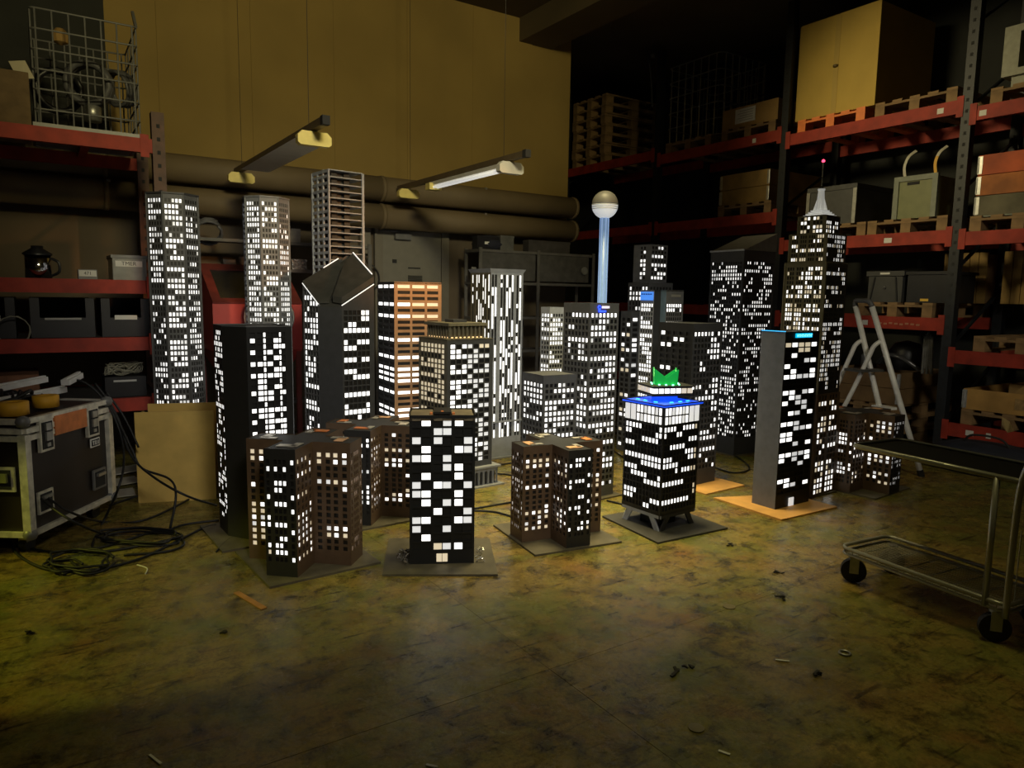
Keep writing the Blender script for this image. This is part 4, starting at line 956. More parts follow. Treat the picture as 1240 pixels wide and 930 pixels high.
MB().box(7.377, 4.86, z, 7.38, 4.92, z+1.03).build('seam', mat('carton_seam', (.50, .34, .07), .6, var=0), yc)
MB().lathe((7.374, 4.89, z+.50), ((.0, -.02), (.03, -.01), (.03, .01), (.0, .02)), 10).build('grip_hole', mat('grip_dark', (.12, .08, .02), var=0), yc)
fr = thing('machine_housing', 'pale grey machine housing with hollow centre on a pallet, upper right corner', 'machine', (7.6, 2.95, 3.29+ZT))
FRM = paint('machine_grey', (150, 150, 130)); z = 3.29+ZT
for a in ((2.55, 2.68), (3.12, 3.25)): MB().box(7.40, a[0], z+.09, 7.9, a[1], z+.52).build('side_panel', FRM, fr)
for b in ((.09, .15), (.46, .52)): MB().box(7.40, 2.68, z+b[0], 7.9, 3.12, z+b[1]).build('cross_panel', FRM, fr)
MB().box(7.44, 2.6, z, 7.86, 3.18, z+.09).build('base', FRM, fr); MB().box(7.45, 2.65, z+.52, 7.8, 3.10, z+.57).build('top_cap', FRM, fr)
def collar_box(name, label, x0, y0, z0, x1, y1, n, m, hinge=True, mats=None, bh=.19):
    t = thing(name, label, 'box', ((x0+x1)/2, (y0+y1)/2, z0))
    for k in range(n):
        mm = mats[k] if mats else m; a, b = z0+k*bh+.002, z0+(k+1)*bh-.004
        MB().box(x0, y0, a, x0+.02, y1, b).build('plank', mm, t); MB().box(x1-.02, y0, a, x1, y1, b).build('plank', mm, t)
        MB().box(x0+.02, y0, a, x1-.02, y0+.02, b).build('plank', mm, t); MB().box(x0+.02, y1-.02, a, x1-.02, y1, b).build('plank', mm, t)
        if hinge:
            for yy in (y0, y1):
                MB().box(x0-.005, yy-.035 if yy == y1 else yy-.005, a+.01, x0+.0, yy+.005 if yy == y1 else yy+.035, b-.01).build('hinge', STEEL, t)
                MB().cyl((x0-.006, yy, a+.015), (x0-.006, yy, b-.015), .008, n=6).build('hinge_pin', STEEL, t)
    MB().box(x0+.02, y0+.02, z0+.002, x1-.02, y1-.02, z0+.02).build('bottom', WOOD, t)
    return t
YW_ = mat('yellow_planks', (.30, .185, .05), .7, var=.3, scale=5)
collar_box('plank_box', 'yellowish plank collar box with dark knot on the second level', 7.38, 5.66, 2.53+ZT, 8.4, 6.40, 2, YW_)
z = 2.19+ZT; gc = thing('metal_case', 'dented grey metal case behind the tall spire tower', 'case', (7.7, 4.86, z))
GCM = mat('dull_case_grey', (.07, .07, .068), .5, var=.15)
MB().box(7.40, 4.56, z, 8.1, 5.14, z+.40).build('body', GCM, gc); MB().box(7.39, 4.55, z+.37, 8.11, 5.15, z+.42).build('lid', GCM, gc)
for y in (4.57, 5.13): MB().box(7.385, y-.02, z, 7.40, y+.02, z+.37).build('edge_profile', STEEL, gc)
oc = thing('plastic_crate', 'olive plastic crate with two pale straps standing up', 'crate', (7.7, 3.92, z))
OLV = mat('olive_plastic', (.20, .21, .09), .5, var=.1); OLG = paint('crate_grey', (130, 135, 120))
MB().box(7.40, 3.74, z, 8.0, 4.12, z+.40).build('body', OLV, oc)
for y in (3.72, 4.10): MB().box(7.385, y, z, 7.42, y+.05, z+.42).build('corner_post', OLG, oc)
MB().box(7.385, 3.77, z+.37, 7.42, 4.10, z+.42).build('rim', OLG, oc); MB().box(7.395, 3.90, z+.33, 7.40, 4.02, z+.36).build('grip_hole', INK, oc)
STR = mat('pale_strap', (.55, .52, .42), .6, var=0); STO = mat('yellow_strap', (.75, .42, .05), .6, var=0)
for y, mm in ((4.06, STR), (3.76, STO)):
    P = smoothpath([(7.42, y, z+.41), (7.42, y+.015, z+.52), (7.44, y-.01, z+.62), (7.50, y-.05, z+.68)], 5)
    for k in range(2):
        seg = P[:len(P)//2+1] if k == 0 else P[len(P)//2:]
        mb = MB()
        for a, b in zip(seg, seg[1:]): mb.bar(a, b, .028, .004, (1, 0, 0))
        mb.build('strap', mm if k == 0 else STR, oc)
z = 2.16+ZT
rb = collar_box('plank_box', 'collar box stained red and orange above, grey below, far right', 7.38, 2.50, z, 8.4, 3.36, 3, WOOD, True,
                [mat('grey_plank', (.14, .125, .075), .75, var=.3, scale=6), mat('orange_stained_plank', (.48, .15, .025), .65, var=.4, scale=4), mat('red_stained_plank', (.50, .09, .02), .65, var=.4, scale=3)], .185)
MB().box(7.375, 2.50, z-.012, 7.40, 3.37, z).build('base_rail', OLG, rb)
z = 1.35+ZT
dk = thing('lidded_crate', 'dark grey lidded crate with white tag and slanted side ribs', 'crate', (7.6, 4.16, z))
CG = mat('crate_dark_grey', (.055, .055, .052), .55, var=.1)
MB().box(7.40, 3.99, z, 7.95, 4.35, z+.27).build('body', CG, dk); MB().box(7.385, 3.97, z+.27, 7.97, 4.37, z+.32).build('lid', CG, dk)
for y0, y1 in ((4.06, 4.03), (4.28, 4.32)): MB().bar((7.394, y0, z+.26), (7.394, y1, z+.01), .012, .012, (1, 0, 0)).build('rib', INK, dk)
MB().box(7.381, 4.12, z+.285, 7.385, 4.22, z+.305).build('white_tag', PAPER, dk)
MB().lathe((7.392, 4.17, z+.15), ((0, -.02), (.02, 0), (0, .02)), 8).build('handle_boss', GREYM, dk)
bk = thing('black_bin', 'black bin with yellow tag beside the dark grey crate', 'bin', (7.6, 3.72, z))
MB().box(7.42, 3.55, z, 7.95, 3.95, z+.30).build('body', PLBLACK, bk); MB().box(7.405, 3.53, z+.28, 7.97, 3.965, z+.31).build('rim', PLBLACK, bk); MB().box(7.416, 3.73, z+.015, 7.42, 3.81, z+.04).build('yellow_tag', mat('yellow_tag', (.8, .5, .06), var=0), bk)
for y0, lab in ((3.52, 'beige slatted box standing behind the black bin'), (2.95, 'beige slatted box right of the rack upright, second row')):
    bx = thing('slatted_box', lab, 'box', (8.2, y0+.2, z))
    for k in range(5): MB().box(8.10, y0+k*.085, z+.002, 8.12, y0+k*.085+.078, z+.52).build('slat', YW_, bx)
    MB().box(8.12, y0, z, 8.33, y0+.42, z+.50).build('body', WOOD, bx)
ch = thing('chrome_stand', 'pair of chrome tubes standing in the lower right rack bay', 'stand', (7.9, 2.95, .35+ZT+.3))
for y in (2.90, 2.98): MB().cyl((7.9, y, 1.05+ZT), (7.9, y, 2.0), .016, n=10).build('tube', STEEL, ch); 
MB().box(7.85, 2.85, 1.05+ZT, 7.95, 3.03, 1.05+ZT+.02).build('foot', STEEL, ch)
z = .35+ZT
ob = collar_box('plank_box', 'orange stained plank box with wired end at lower right', 7.36, 2.35, z, 8.3, 3.30, 1, mat('honey_plank', (.46, .26, .07), .7, var=.3, scale=4), True, None, .20)
MB().box(7.355, 2.62, z+.05, 7.36, 2.86, z+.15).build('stencil_panel', mat('faded_stencil', (.38, .24, .09), .8, var=.3, scale=30), ob)
oc2 = thing('open_carton', 'open carton flap rising out of the plank box at lower right', 'box', (7.7, 2.75, z+.1))
MB().add([(7.5, 3.0, z+.12), (7.5, 2.45, z+.12), (7.55, 2.80, z+.33), (7.51, 3.0, z+.12), (7.51, 2.45, z+.12), (7.56, 2.80, z+.33)], ((0, 1, 2), (5, 4, 3), (0, 2, 5, 3), (1, 4, 5, 2), (0, 3, 4, 1))).build('flap', CARD, oc2)
MB().box(7.56, 2.42, z+.025, 8.2, 3.0, z+.26).build('body', CARD, oc2)
MB().add([(7.42, 2.5, z+.2), (7.42, 2.33, z+.2), (7.45, 2.42, z+.42), (7.43, 2.5, z+.2), (7.43, 2.33, z+.2), (7.46, 2.42, z+.42)], ((0, 1, 2), (5, 4, 3), (0, 2, 5, 3), (1, 4, 5, 2))).build('flap', CARD, oc2)
pg = MB(); pg.add([(7.30, 2.93, .475), (7.295, 2.86, .44), (7.295, 2.82, .36), (7.30, 2.875, .335), (7.31, 2.93, .40)], ((0, 1, 2, 3, 4), (4, 3, 2, 1, 0))); solo(pg, 'paper_tag', PAPER if False else mat('kraft_tag', (.5, .36, .14), .8, var=0), 'torn kraft tag hanging over the lowest red beam', 'tag')
z = .29+ZT
lb = collar_box('plank_box', 'brown plank box with metal hinges behind the step ladder', 7.38, 3.92, z, 8.3, 4.72, 2, mat('brown_planks', (.20, .12, .05), .75, var=.3, scale=5), True, None, .17)
hs = thing('vacuum_cleaner', 'dark vacuum cleaner with shiny hose on the plank box', 'machine', (7.8, 4.15, z+.36))
MB().lathe((7.8, 4.1, z+.345), ((.16, 0), (.18, .05), (.17, .2), (.12, .28), (0.001, .31)), 16).build('drum', PLBLACK, hs, True)
MB().tube(smoothpath([(7.62, 4.30, z+.40), (7.55, 4.18, z+.50), (7.55, 4.02, z+.48), (7.6, 3.9, z+.40), (7.62, 3.86, z+.36)], 6), .025, 8).build('hose', mat('shiny_hose', (.06, .06, .06), .2, var=0), hs, True)
MB().lathe((7.75, 4.52, z+.345), ((.05, 0), (.05, .12), (.02, .16), (.02, .22), (.001, .22)), 10).build('bottle', GREYM, hs)
rag = thing('hanging_rag', 'grey rag hanging under the red beam right of the ladder', 'rag', (7.5, 3.75, 1.0))
mb = MB()
for k in range(5): mb.cyl((7.5, 3.70+.018*k, 1.20-.02*abs(k-2)), (7.5, 3.68+.022*k, .78+.05*(k % 2)), .012, .016, 6)
mb.build('cloth', mat('grey_rag', (.14, .14, .13), .9), rag); MB().cyl((7.5, 3.74, 1.19), (7.5, 3.74, 1.30), .004, n=5).build('string', INK, rag)
bag = thing('tool_bag', 'dark blue bag with grey strip on the floor under the right rack', 'bag', (7.0, 2.9, 0))
BG = mat('navy_cloth', (.012, .014, .025), .8, var=.3)
MB().lathe((0, 0, 0), ((.001, .0), (.30, .0), (.33, .08), (.30, .2), (.18, .26), (.001, .27)), 14).build('body', BG, None, True)
b_ = bpy.data.objects['body'] if False else COL.objects[-1]
b_.name = 'body'; b_.parent = bag; b_.scale = (.8, 1.5, 1.0)
MB().box(6.72, 2.95, .08, 6.74, 3.25, .12).build('grey_strip', GREYM, bag)
MB().tube(smoothpath([(6.95, 2.7, .25), (6.93, 2.78, .33), (6.93, 3.0, .33), (6.95, 3.08, .25)]), .01).build('strap', INK, bag)
wb_ = thing('black_crate', 'black crate on the floor at the far right behind the trolley', 'crate', (6.95, 2.0, 0))
MB().box(6.62, 1.7, 0, 7.24, 2.35, .22).build('body', PLBLACK, wb_); MB().box(6.60, 1.68, .2, 7.26, 2.37, .23).build('rim', PLBLACK, wb_)
p = fl(1115, 532, .02)
solo(MB().box(6.98, 3.62, 0.0, 7.22, 3.80, .05), 'red_block', mat('dull_red_block', (.35, .10, .05), .7), 'small dull red block on the floor before the right rack', 'block')

# cables hanging from above at the rack upright
for pts, lab in (([(744, 0), (772, 35), (786, 75), (790, 130)], 'left thin cable swooping down to the tall rack post'), ([(826, -6), (806, 20), (792, 50), (790, 68)], 'right thin cable curving down to the tall rack post')):
    P = smoothpath([pX(x, y, 7.27) for x, y in pts], 6); solo(MB().tube(P, .012, 6), 'hanging_cable', mat('cable_grey', (.05, .05, .045), .6, var=0), lab, 'cable', None, True)
solo(MB().lathe(pX(790, 68, 7.26), ((.001, -.03), (.03, -.02), (.03, .02), (.001, .03)), 10), 'junction_box', GREYM, 'small grey junction box where hanging cables meet the post', 'box')

# ------------------------------------------------------------------ left rack goods
a, b = pY(44, 152, 6.45), pY(170, 152, 6.45)
wc = wire_cage('wire_cage', 'wire mesh container full of hoses on the left rack top', a.x, 6.45, 2.66, b.x-a.x, .8, .84, 6, 4, 6, .007, GREYM, .03)
MB().box(a.x-.02, 6.43, 2.66, b.x+.02, 7.27, 2.70).build('base_frame', GREYM, wc)
MB().bar((b.x, 6.45, 3.50), (b.x, 6.62, 3.66), .02, .02).build('bent_bar', GREYM, wc)
HOSE = mat('hose_grey', (.10, .10, .105), .5, var=.1)
def coil(name, label, c, R, r, n, ax, m, cat='hose', jit=.02, seed=1, loops=None):
    rr_ = random.Random(seed); P = []
    ax = Vector(ax).normalized(); u = ax.orthogonal().normalized(); v = ax.cross(u)
    for k in range(n*14+1):
        a_ = 2*math.pi*k/14; q = R*(1+rr_.uniform(-jit, jit)); P.append(Vector(c)+u*q*math.cos(a_)+v*q*math.sin(a_)+ax*(k/14-n/2)*r*1.9)
    return solo(MB().tube(P, r, 7), name, m, label, cat, None, True)
q = pY(108, 102, 6.62); coil('hose_coil', 'big grey hose coil in the wire container, middle', q, .15, .026, 3, (.3, 1, .1), HOSE)
q = pY(70, 110, 6.75); coil('hose_coil', 'darker hose coil left in the wire container', q, .15, .022, 3, (-.2, 1, .1), PLBLACK, seed=2)
q = pY(145, 108, 6.8); coil('hose_coil', 'thin hose coil at the right end of the wire container', q, .13, .014, 4, (.8, .6, .2), HOSE, seed=3)
q = pY(112, 136, 6.6); solo(MB().lathe(q, ((.001, -.07), (.06, -.07), (.06, .04), (.03, .06), (.001, .06)), 14), 'metal_can', STEEL, 'small shiny can at the bottom of the wire container', 'can', None, True)
q = pY(73, 45, 6.7); solo(MB().lathe(q, ((.001, -.06), (.05, -.04), (.06, .02), (.03, .06), (.001, .06)), 12), 'cable_reel', CARD, 'pale brown reel on top of the hoses in the container', 'reel')
solo(MB().box(-1.9, 7.80, 2.805, .66, 7.885, 4.8), 'dark_board', DARKW, 'wide dark board standing on the pipe behind the wire container', 'board')
a, b = pY(-60, 150, 6.5), pY(44, 150, 6.5)
cb1 = carton('worn_carton', 'worn brown carton with a pale paper on top, left rack', a.x, 6.42, 2.66, b.x-.03, 7.2, 2.66+.37, mat('dull_cardboard', (.16, .105, .05), .85, var=.2))
q = pY(25, 85, 6.45); MB().add([q+Vector(v) for v in ((-.07, 0, .05), (.03, -.01, .07), (.08, -.03, -.05), (-.02, -.03, -.07))]+[q+Vector(v) for v in ((-.07, .004, .05), (.03, -.006, .07), (.08, -.026, -.05), (-.02, -.026, -.07))], ((3, 2, 1, 0), (4, 5, 6, 7))).build('paper_sheet', mat('cream_paper', (.5, .45, .32), .8, var=0), cb1)
z = 1.575
q = pY(46, 320, 6.5); po_ = thing('coffee_pot', 'chrome pot with dark lid on the left rack', 'pot', (q.x, q.y, z))
MB().lathe((q.x, q.y, z), ((.001, 0), (.085, 0), (.085, .17), (.001, .17)), 20).build('body', mat('chrome', (.6, .6, .6), .12, 1, var=0), po_, True)
MB().lathe((q.x, q.y, z+.17), ((.095, 0), (.095, .015), (.04, .05), (.04, .07), (.001, .07)), 20).build('lid', PLBLACK, po_, True)
MB().tube(smoothpath([(q.x+.08, q.y-.02, z+.15), (q.x+.13, q.y-.04, z+.12), (q.x+.13, q.y-.04, z+.05), (q.x+.08, q.y-.02, z+.02)]), .01).build('handle', PLBLACK, po_)
def text(s, loc, size, m, parent, rx=90, rz=0):
    c = bpy.data.curves.new('lettering', 'FONT'); c.body = s; c.size = size; c.align_x = 'CENTER'; c.align_y = 'CENTER'; c.extrude = .0004; c.materials.append(m)
    t_ = bpy.data.objects.new('tmp_text', c); me = bpy.data.meshes.new_from_object(t_); bpy.data.objects.remove(t_); o = bpy.data.objects.new('lettering', me); COL.objects.link(o); adopt(o, parent); o.location = loc; o.rotation_euler = (math.radians(rx), 0, math.radians(rz)); return o
a, b = pY(95, 336, 6.46), pY(118, 336, 6.46); sb = thing('labelled_box', 'small white labelled box on the left rack', 'box', ((a.x+b.x)/2, 6.5, z))
MB().box(a.x, 6.46, z, b.x, 6.60, z+.075).build('body', GREYM, sb); MB().box(a.x+.005, 6.456, z+.022, b.x-.005, 6.46, z+.068).build('label', PAPER, sb); text('471', ((a.x+b.x)/2, 6.455, z+.045), .035, INK, sb)
a, b = pY(137, 337, 6.46), pY(178, 337, 6.46); pb = thing('plastic_box', 'translucent plastic box with handwritten label, left rack', 'box', ((a.x+b.x)/2, 6.6, z))
CLR = mat('cloudy_plastic', (.30, .30, .27), .3, var=.15)
MB().box(a.x, 6.46, z, b.x, 6.85, z+.17).build('body', CLR, pb); MB().box(a.x-.01, 6.45, z+.17, b.x+.01, 6.86, z+.195).build('lid', GREYM, pb)
MB().box(a.x+.02, 6.455, z+.105, b.x-.03, 6.46, z+.15).build('label', PAPER, pb); text('TMER', ((a.x+b.x)/2-.005, 6.454, z+.128), .042, INK, pb)
for x in (a.x+.01, b.x-.012): MB().box(x-.008, 6.452, z, x+.008, 6.46, z+.17).build('rib', CLR, pb)
z = 1.13
for i, (x0, x1, lab) in enumerate(((-40, 20, 'left black storage bin with white label strip on the left rack'), (38, 116, 'middle black storage bin with thin white strip on the left rack'), (124, 182, 'right black storage bin with torn white label on the left rack'))):
    a, b = pY(x0, 405, 6.46), pY(x1, 405, 6.46); t = thing('storage_bin', lab, 'bin', ((a.x+b.x)/2, 6.7, z), 0, 'black bins on the left rack')
    BN = mat('bin_black', (.018, .018, .022), .45, var=.1)
    MB().box(a.x, 6.46, z, b.x, 6.48, z+.15).box(a.x, 6.46, z+.15, a.x+.06, 6.48, z+.30).box(b.x-.06, 6.46, z+.15, b.x, 6.48, z+.30).build('front_wall', BN, t)
    MB().box(a.x, 6.48, z, a.x+.015, 7.0, z+.30).box(b.x-.015, 6.48, z, b.x, 7.0, z+.30).box(a.x, 6.98, z, b.x, 7.0, z+.3).box(a.x, 6.48, z, b.x, 7.0, z+.012).build('shell', BN, t)
    MB().box(a.x+.09, 6.452, z+.135, b.x-.09, 6.46, z+(.15 if i == 1 else .17)).build('label_strip', PAPER if i != 1 else mat('grey_strip', (.4, .4, .38), var=0), t)
z = .65
a, b = pY(-30, 455, 6.5), pY(47, 455, 6.5); carton('brown_carton', 'reddish brown carton above the flight case on the left rack', a.x, 6.45, z, b.x, 7.0, z+.20, mat('red_brown_card', (.24, .11, .055), .8))
a, b = pY(128, 480, 6.46), pY(178, 480, 6.46); bs = thing('cable_basket', 'dark basket heaped with pale thin cables on the left rack', 'basket', ((a.x+b.x)/2, 6.6, z))
MB().box(a.x, 6.46, z, b.x, 6.80, z+.16).build('body', PLBLACK, bs); MB().box(a.x+.06, 6.455, z+.12, b.x-.07, 6.46, z+.135).build('handle', mat('pale_handle', (.5, .5, .47), var=0), bs)
r_ = random.Random(9); P = []
for k in range(150): a_ = k*.75; P.append(((a.x+b.x)/2+(.11+.04*r_.random())*math.cos(a_), 6.60+.10*math.sin(a_*1.03), z+.17+.09*r_.random()))
tag(MB().tube(smoothpath(P, 2), .004, 5).build('cable_tangle', mat('pale_cable', (.28, .27, .20), .6, var=0), bs), kind='stuff')
q = pY(16, 400, 6.40); coil('cable_loop', 'thin pale cable loop hanging before the left rack', q+Vector((0, -.01, 0)), .105, .004, 2, (.05, 1, .1), mat('pale_cable', (0, 0, 0)), 'cable', .03, 5)

# ------------------------------------------------------------------ red blasting cabinet
rc = thing('blasting_cabinet', 'red cabinet with slanted dark window and round arm holes', 'cabinet', (1.66, 6.9, 0))
RC = mat('cabinet_red', (.42, .045, .038), .45, var=.15, scale=5)
x0, x1 = 1.27, 2.04; ys, yt, zl, zm, zh = 6.60, 7.17, .98, 1.39, 1.735
def side(x): return [(x, ys, zl), (x, 7.30, zl), (x, 7.30, zh), (x, yt, zh), (x, ys, zm)]
A, B = side(x0), side(x1)
MB().add(A+B, ((0, 1, 2, 3, 4), (9, 8, 7, 6, 5), (0, 4, 9, 5), (4, 3, 8, 9), (3, 2, 7, 8), (2, 1, 6, 7), (1, 0, 5, 6))).build('body', RC, rc)
nv = Vector((0, -(zh-zm), (yt-ys))).normalized()
def sl(u, v, d): return Vector((x0+(x1-x0)*u, ys+(yt-ys)*v, zm+(zh-zm)*v))+nv*d
def slab(u0, u1, v0, v1, d0, d1, nm, m):
    V = [sl(u0, v0, d0), sl(u1, v0, d0), sl(u1, v1, d0), sl(u0, v1, d0), sl(u0, v0, d1), sl(u1, v0, d1), sl(u1, v1, d1), sl(u0, v1, d1)]
    MB().add(V, ((3, 2, 1, 0), (4, 5, 6, 7), (0, 1, 5, 4), (1, 2, 6, 5), (2, 3, 7, 6), (3, 0, 4, 7))).build(nm, m, rc)
slab(.10, .90, .10, .86, .002, .006, 'window_glass', mat('dark_glass', (.02, .02, .02), .15, var=0))
RF = mat('cabinet_red_dark', (.16, .03, .024), .5, var=.15)
slab(0, 1, 0, .10, 0, .02, 'window_frame', RF); slab(0, 1, .86, 1, 0, .02, 'window_frame', RF); slab(0, .10, .10, .86, 0, .02, 'window_frame', RF); slab(.90, 1, .10, .86, 0, .02, 'window_frame', RF)
for x_ in (313, 338):
    q = pY(x_, 384, ys); P = [(q.x+.125*math.cos(k*math.pi/12), ys-.02, q.z+.15*math.sin(k*math.pi/12)) for k in range(24)]
    MB().tube(P, .010, 6, closed=True).build('arm_ring', STEEL, rc, True)
    MB().add([(p_[0], ys-.004, p_[2]) for p_ in P]+[(p_[0], ys-.001, p_[2]) for p_ in P], [tuple(range(24)), tuple(range(47, 23, -1))]).build('arm_hole', INK, rc)
MB().add([(x0, ys, zl), (x1, ys, zl), (x1, 7.3, zl), (x0, 7.3, zl), (1.5, 6.85, .55), (1.8, 6.85, .55), (1.8, 7.1, .55), (1.5, 7.1, .55)], ((4, 5, 6, 7)[::-1], (0, 1, 5, 4)[::-1], (1, 2, 6, 5)[::-1], (2, 3, 7, 6)[::-1], (3, 0, 4, 7)[::-1])).build('hopper', RC, rc)
for x in (x0+.03, x1-.03):
    for y in (ys+.03, 7.27): MB().box(x-.02, y-.02, 0, x+.02, y+.02, zl).build('leg', RF, rc)

# ------------------------------------------------------------------ back shelves
SHG = mat('shelf_grey', (.11, .105, .095), .6, var=.15)
def shelf(label, x0, x1, y0, y1, zs, xs, h):
    t = thing('shelf_unit', label, 'shelf', ((x0+x1)/2, (y0+y1)/2, 0))
    for z in zs: MB().box(x0, y0, z-.03, x1, y1, z).build('shelf_board', SHG, t)
    for x in xs: MB().box(x-.02, y0-.012, 0, x+.02, y0, h).build('post', SHG, t); MB().box(x-.02, y1, 0, x+.02, y1+.012, h).build('post', SHG, t)
    return t
shelf('grey shelves on the back wall behind the red cabinet', 1.02, 3.02, 7.32, 7.52, (.4, 1.0, 1.73, 2.0), (1.02, 2.0, 3.0), 2.02)
shelf('dark grey shelf unit right of the door', 4.28, 6.0, 7.20, 7.52, (.35, .85, 1.25, 1.66, 2.03), (4.30, 5.12, 5.98), 2.05)
for x in (4.31, 5.14): MB().box(x, 7.215, 1.68, x+.78, 7.225, 2.0).build('cupboard_door', mat('cupboard_grey', (.075, .072, .065), .6), bpy.data.objects['shelf_unit.001'])
q = pY(253, 288, 7.40); coil('hose_coil', 'black hose coil lying on the shelf between the round towers', (q.x, 7.42, 2.06), .12, .014, 3, (.1, .9, .6), HOSE, seed=6)
def small(name, label, px0, px1, z, h, m, cat, y=7.34):
    a, b = pY(px0, 300, y), pY(px1, 300, y); return solo(MB().box(a.x, y, z, b.x, y+.12, z+h).box(a.x-.004, y-.004, z+h-.02, b.x+.004, y+.124, z+h+.004), name, m, label, cat)
GB = mat('dim_grey_box', (.10, .10, .09), .6)
small('small_box', 'small grey box on the lower shelf left of the pale round tower', 270, 284, 1.73, .07, GB, 'box'); small('small_box', 'taller small grey box beside the pale round tower', 289, 300, 1.73, .10, GB, 'box')
small('tool_box', 'pale tool box on the upper shelf right of the pale round tower', 350, 364, 2.0, .13, mat('pale_box', (.20, .18, .15), .6), 'box')
small('parts_bag', 'crumpled clear bag of parts on the shelf by the lattice tower', 353, 371, 1.73, .10, mat('crumpled_film', (.22, .22, .21), .2, .3, var=.5, scale=40, bump=1.0), 'bag')
a = pY(552, 300, 7.26); bg2 = MB().lathe((0, 0, 0), ((.001, 0), (.16, 0), (.19, .07), (.13, .16), (.001, .18)), 14).build('dark_bag', BG, None, True); bg2.location = (4.52, 7.37, 2.03); bg2.scale = (1.2, .7, 1); tag(bg2, 'dark bag slumped on top of the shelf right of the door', 'bag')
small('labelled_bin', 'dark bin with small white label on the shelf top', 578, 604, 2.03, .15, PLBLACK, 'bin', 7.26); a = pY(590, 292, 7.25)
bn = bpy.data.objects['labelled_bin']; MB().box(a.x-.03, 7.252, 2.09, a.x+.03, 7.256, 2.12).build('label', PAPER, bn)
small('shelf_box', 'grey box beside the labelled bin on the shelf top', 606, 622, 2.03, .17, GB, 'box', 7.26); small('shelf_box', 'wide dark box at the right end of the shelf top', 640, 690, 2.03, .14, mat('dark_box', (.05, .045, .04), .7), 'box', 7.26)
a = pY(571, 325, 7.21); MB().box(a.x, 7.209, 1.71, a.x+.06, 7.215, 1.82).build('door_tag', mat('pale_tag', (.2, .2, .18), .7), bpy.data.objects['shelf_unit.001'])
q = pY(708, 328, 7.17); solo(MB().cyl(q, q+Vector((0, .018, 0)), .05, n=18).cyl(q-Vector((0, .004, 0)), q, .044, n=18), 'x', mat('dim_white', (.22, .22, .2), .6), 'x', 'x')
o = COL.objects[-1]; o.name = 'round_plaque'; o.parent = bpy.data.objects['shelf_unit.001']; o.matrix_parent_inverse = PM['shelf_unit.001'].inverted()
for k_ in ('label', 'category'): del o[k_]

# ------------------------------------------------------------------ fibreboard box at left
a, b = fl(168, 609), fl(262, 604); e = (b-a).normalized(); g = Vector((-e.y, e.x, 0)); Lb = (b-a).length
fb = thing('fibreboard_box', 'open plain fibreboard box standing before the dark octagonal tower', 'box', tuple((a+b)/2))
FBM = mat('bare_fibreboard', (.62, .42, .11), .6, var=.12, scale=7)
MB().obox((a+b)/2+Vector((0, 0, .325)), (Lb, .012, .65), e).build('front_board', FBM, fb)
MB().obox((a+b)/2+e*.06+g*.13+Vector((0, 0, .345)), (Lb, .012, .69), e).build('back_board', FBM, fb)
for s in (-1, 1): MB().obox((a+b)/2+e*(s*Lb/2+.03)+g*.065+Vector((0, 0, .32)), (.012, .12, .64), e).build('side_board', FBM, fb)
for k in range(3):
    q = Vector(fl(135+8*k, 600-14*k)); 
    MB().obox(q+Vector((0, 0, .01+.006*k)), (.30, .22, .006), (1, .2*k, 0)).build('x', mat('glossy_sheet', (.62, .58, .45), .2, var=.2, scale=3))
    o = COL.objects[-1]; o.name = 'plastic_sheet'; tag(o, ['front', 'middle', 'rear'][k]+' shiny pale sheet lying between case and fibreboard box', 'sheet', 'shiny sheets beside the case')

# ------------------------------------------------------------------ flight case
zb = .11; A = fl(37, 650, zb); B = fl(135, 603, zb); e = (B-A).normalized(); Lc = (B-A).length; g = Vector((-e.y, e.x, 0)); Wc = .62
zt1 = zt(36, 508, A); fc = thing('flight_case', 'black flight case with aluminium edges and latches at left', 'case', tuple(A+e*Lc/2+g*Wc/2))
CASE = mat('case_laminate', (.018, .013, .011), .45, var=.3, scale=4); EDGE = mat('case_edge', (.74, .71, .60), .4, .35, var=.25, scale=20)
def cp(u, v, z): return A+e*u+g*v+Vector((0, 0, z-zb))
MB().prism([cp(.006, .006, 0).xy, cp(Lc-.006, .006, 0).xy, cp(Lc-.006, Wc-.006, 0).xy, cp(.006, Wc-.006, 0).xy], zb+.006, zt1-.006).build('body', CASE, fc)
zl_ = zt1-.085
for (u, v) in ((0, 0), (Lc, 0), (Lc, Wc), (0, Wc)): MB().bar(cp(u, v, zb), cp(u, v, zl_), .045, .045, e).build('corner_profile', EDGE, fc)
for z in (zb+.012, zt1-.012, zl_+.02, zl_-.022):
    th_ = .030
    for p0, p1 in (((0, 0), (Lc, 0)), ((Lc, 0), (Lc, Wc)), ((Lc, Wc), (0, Wc)), ((0, Wc), (0, 0))): MB().bar(cp(*p0, z), cp(*p1, z), .034, th_).build('edge_profile', EDGE, fc)
for (u, v) in ((0, 0), (Lc, 0), (Lc, Wc), (0, Wc)):
    for z in (zb+.012, zt1-.012): MB().lathe(cp(u, v, z), ((.001, -.036), (.03, -.025), (.038, 0), (.03, .025), (.001, .036)), 10).build('ball_corner', GREYM, fc, True)
nn = -g
def plate_on(u, z, w, h, d, m, nm, face='r', par=None):
    if face == 'r': return MB().obox(cp(u, 0, z)+nn*(d/2+.002), (w, d, h), e).build(nm, m, par or fc)
    return MB().obox(cp(0, u, z)-e*(d/2+.002), (w, d, h), g).build(nm, m, par or fc)
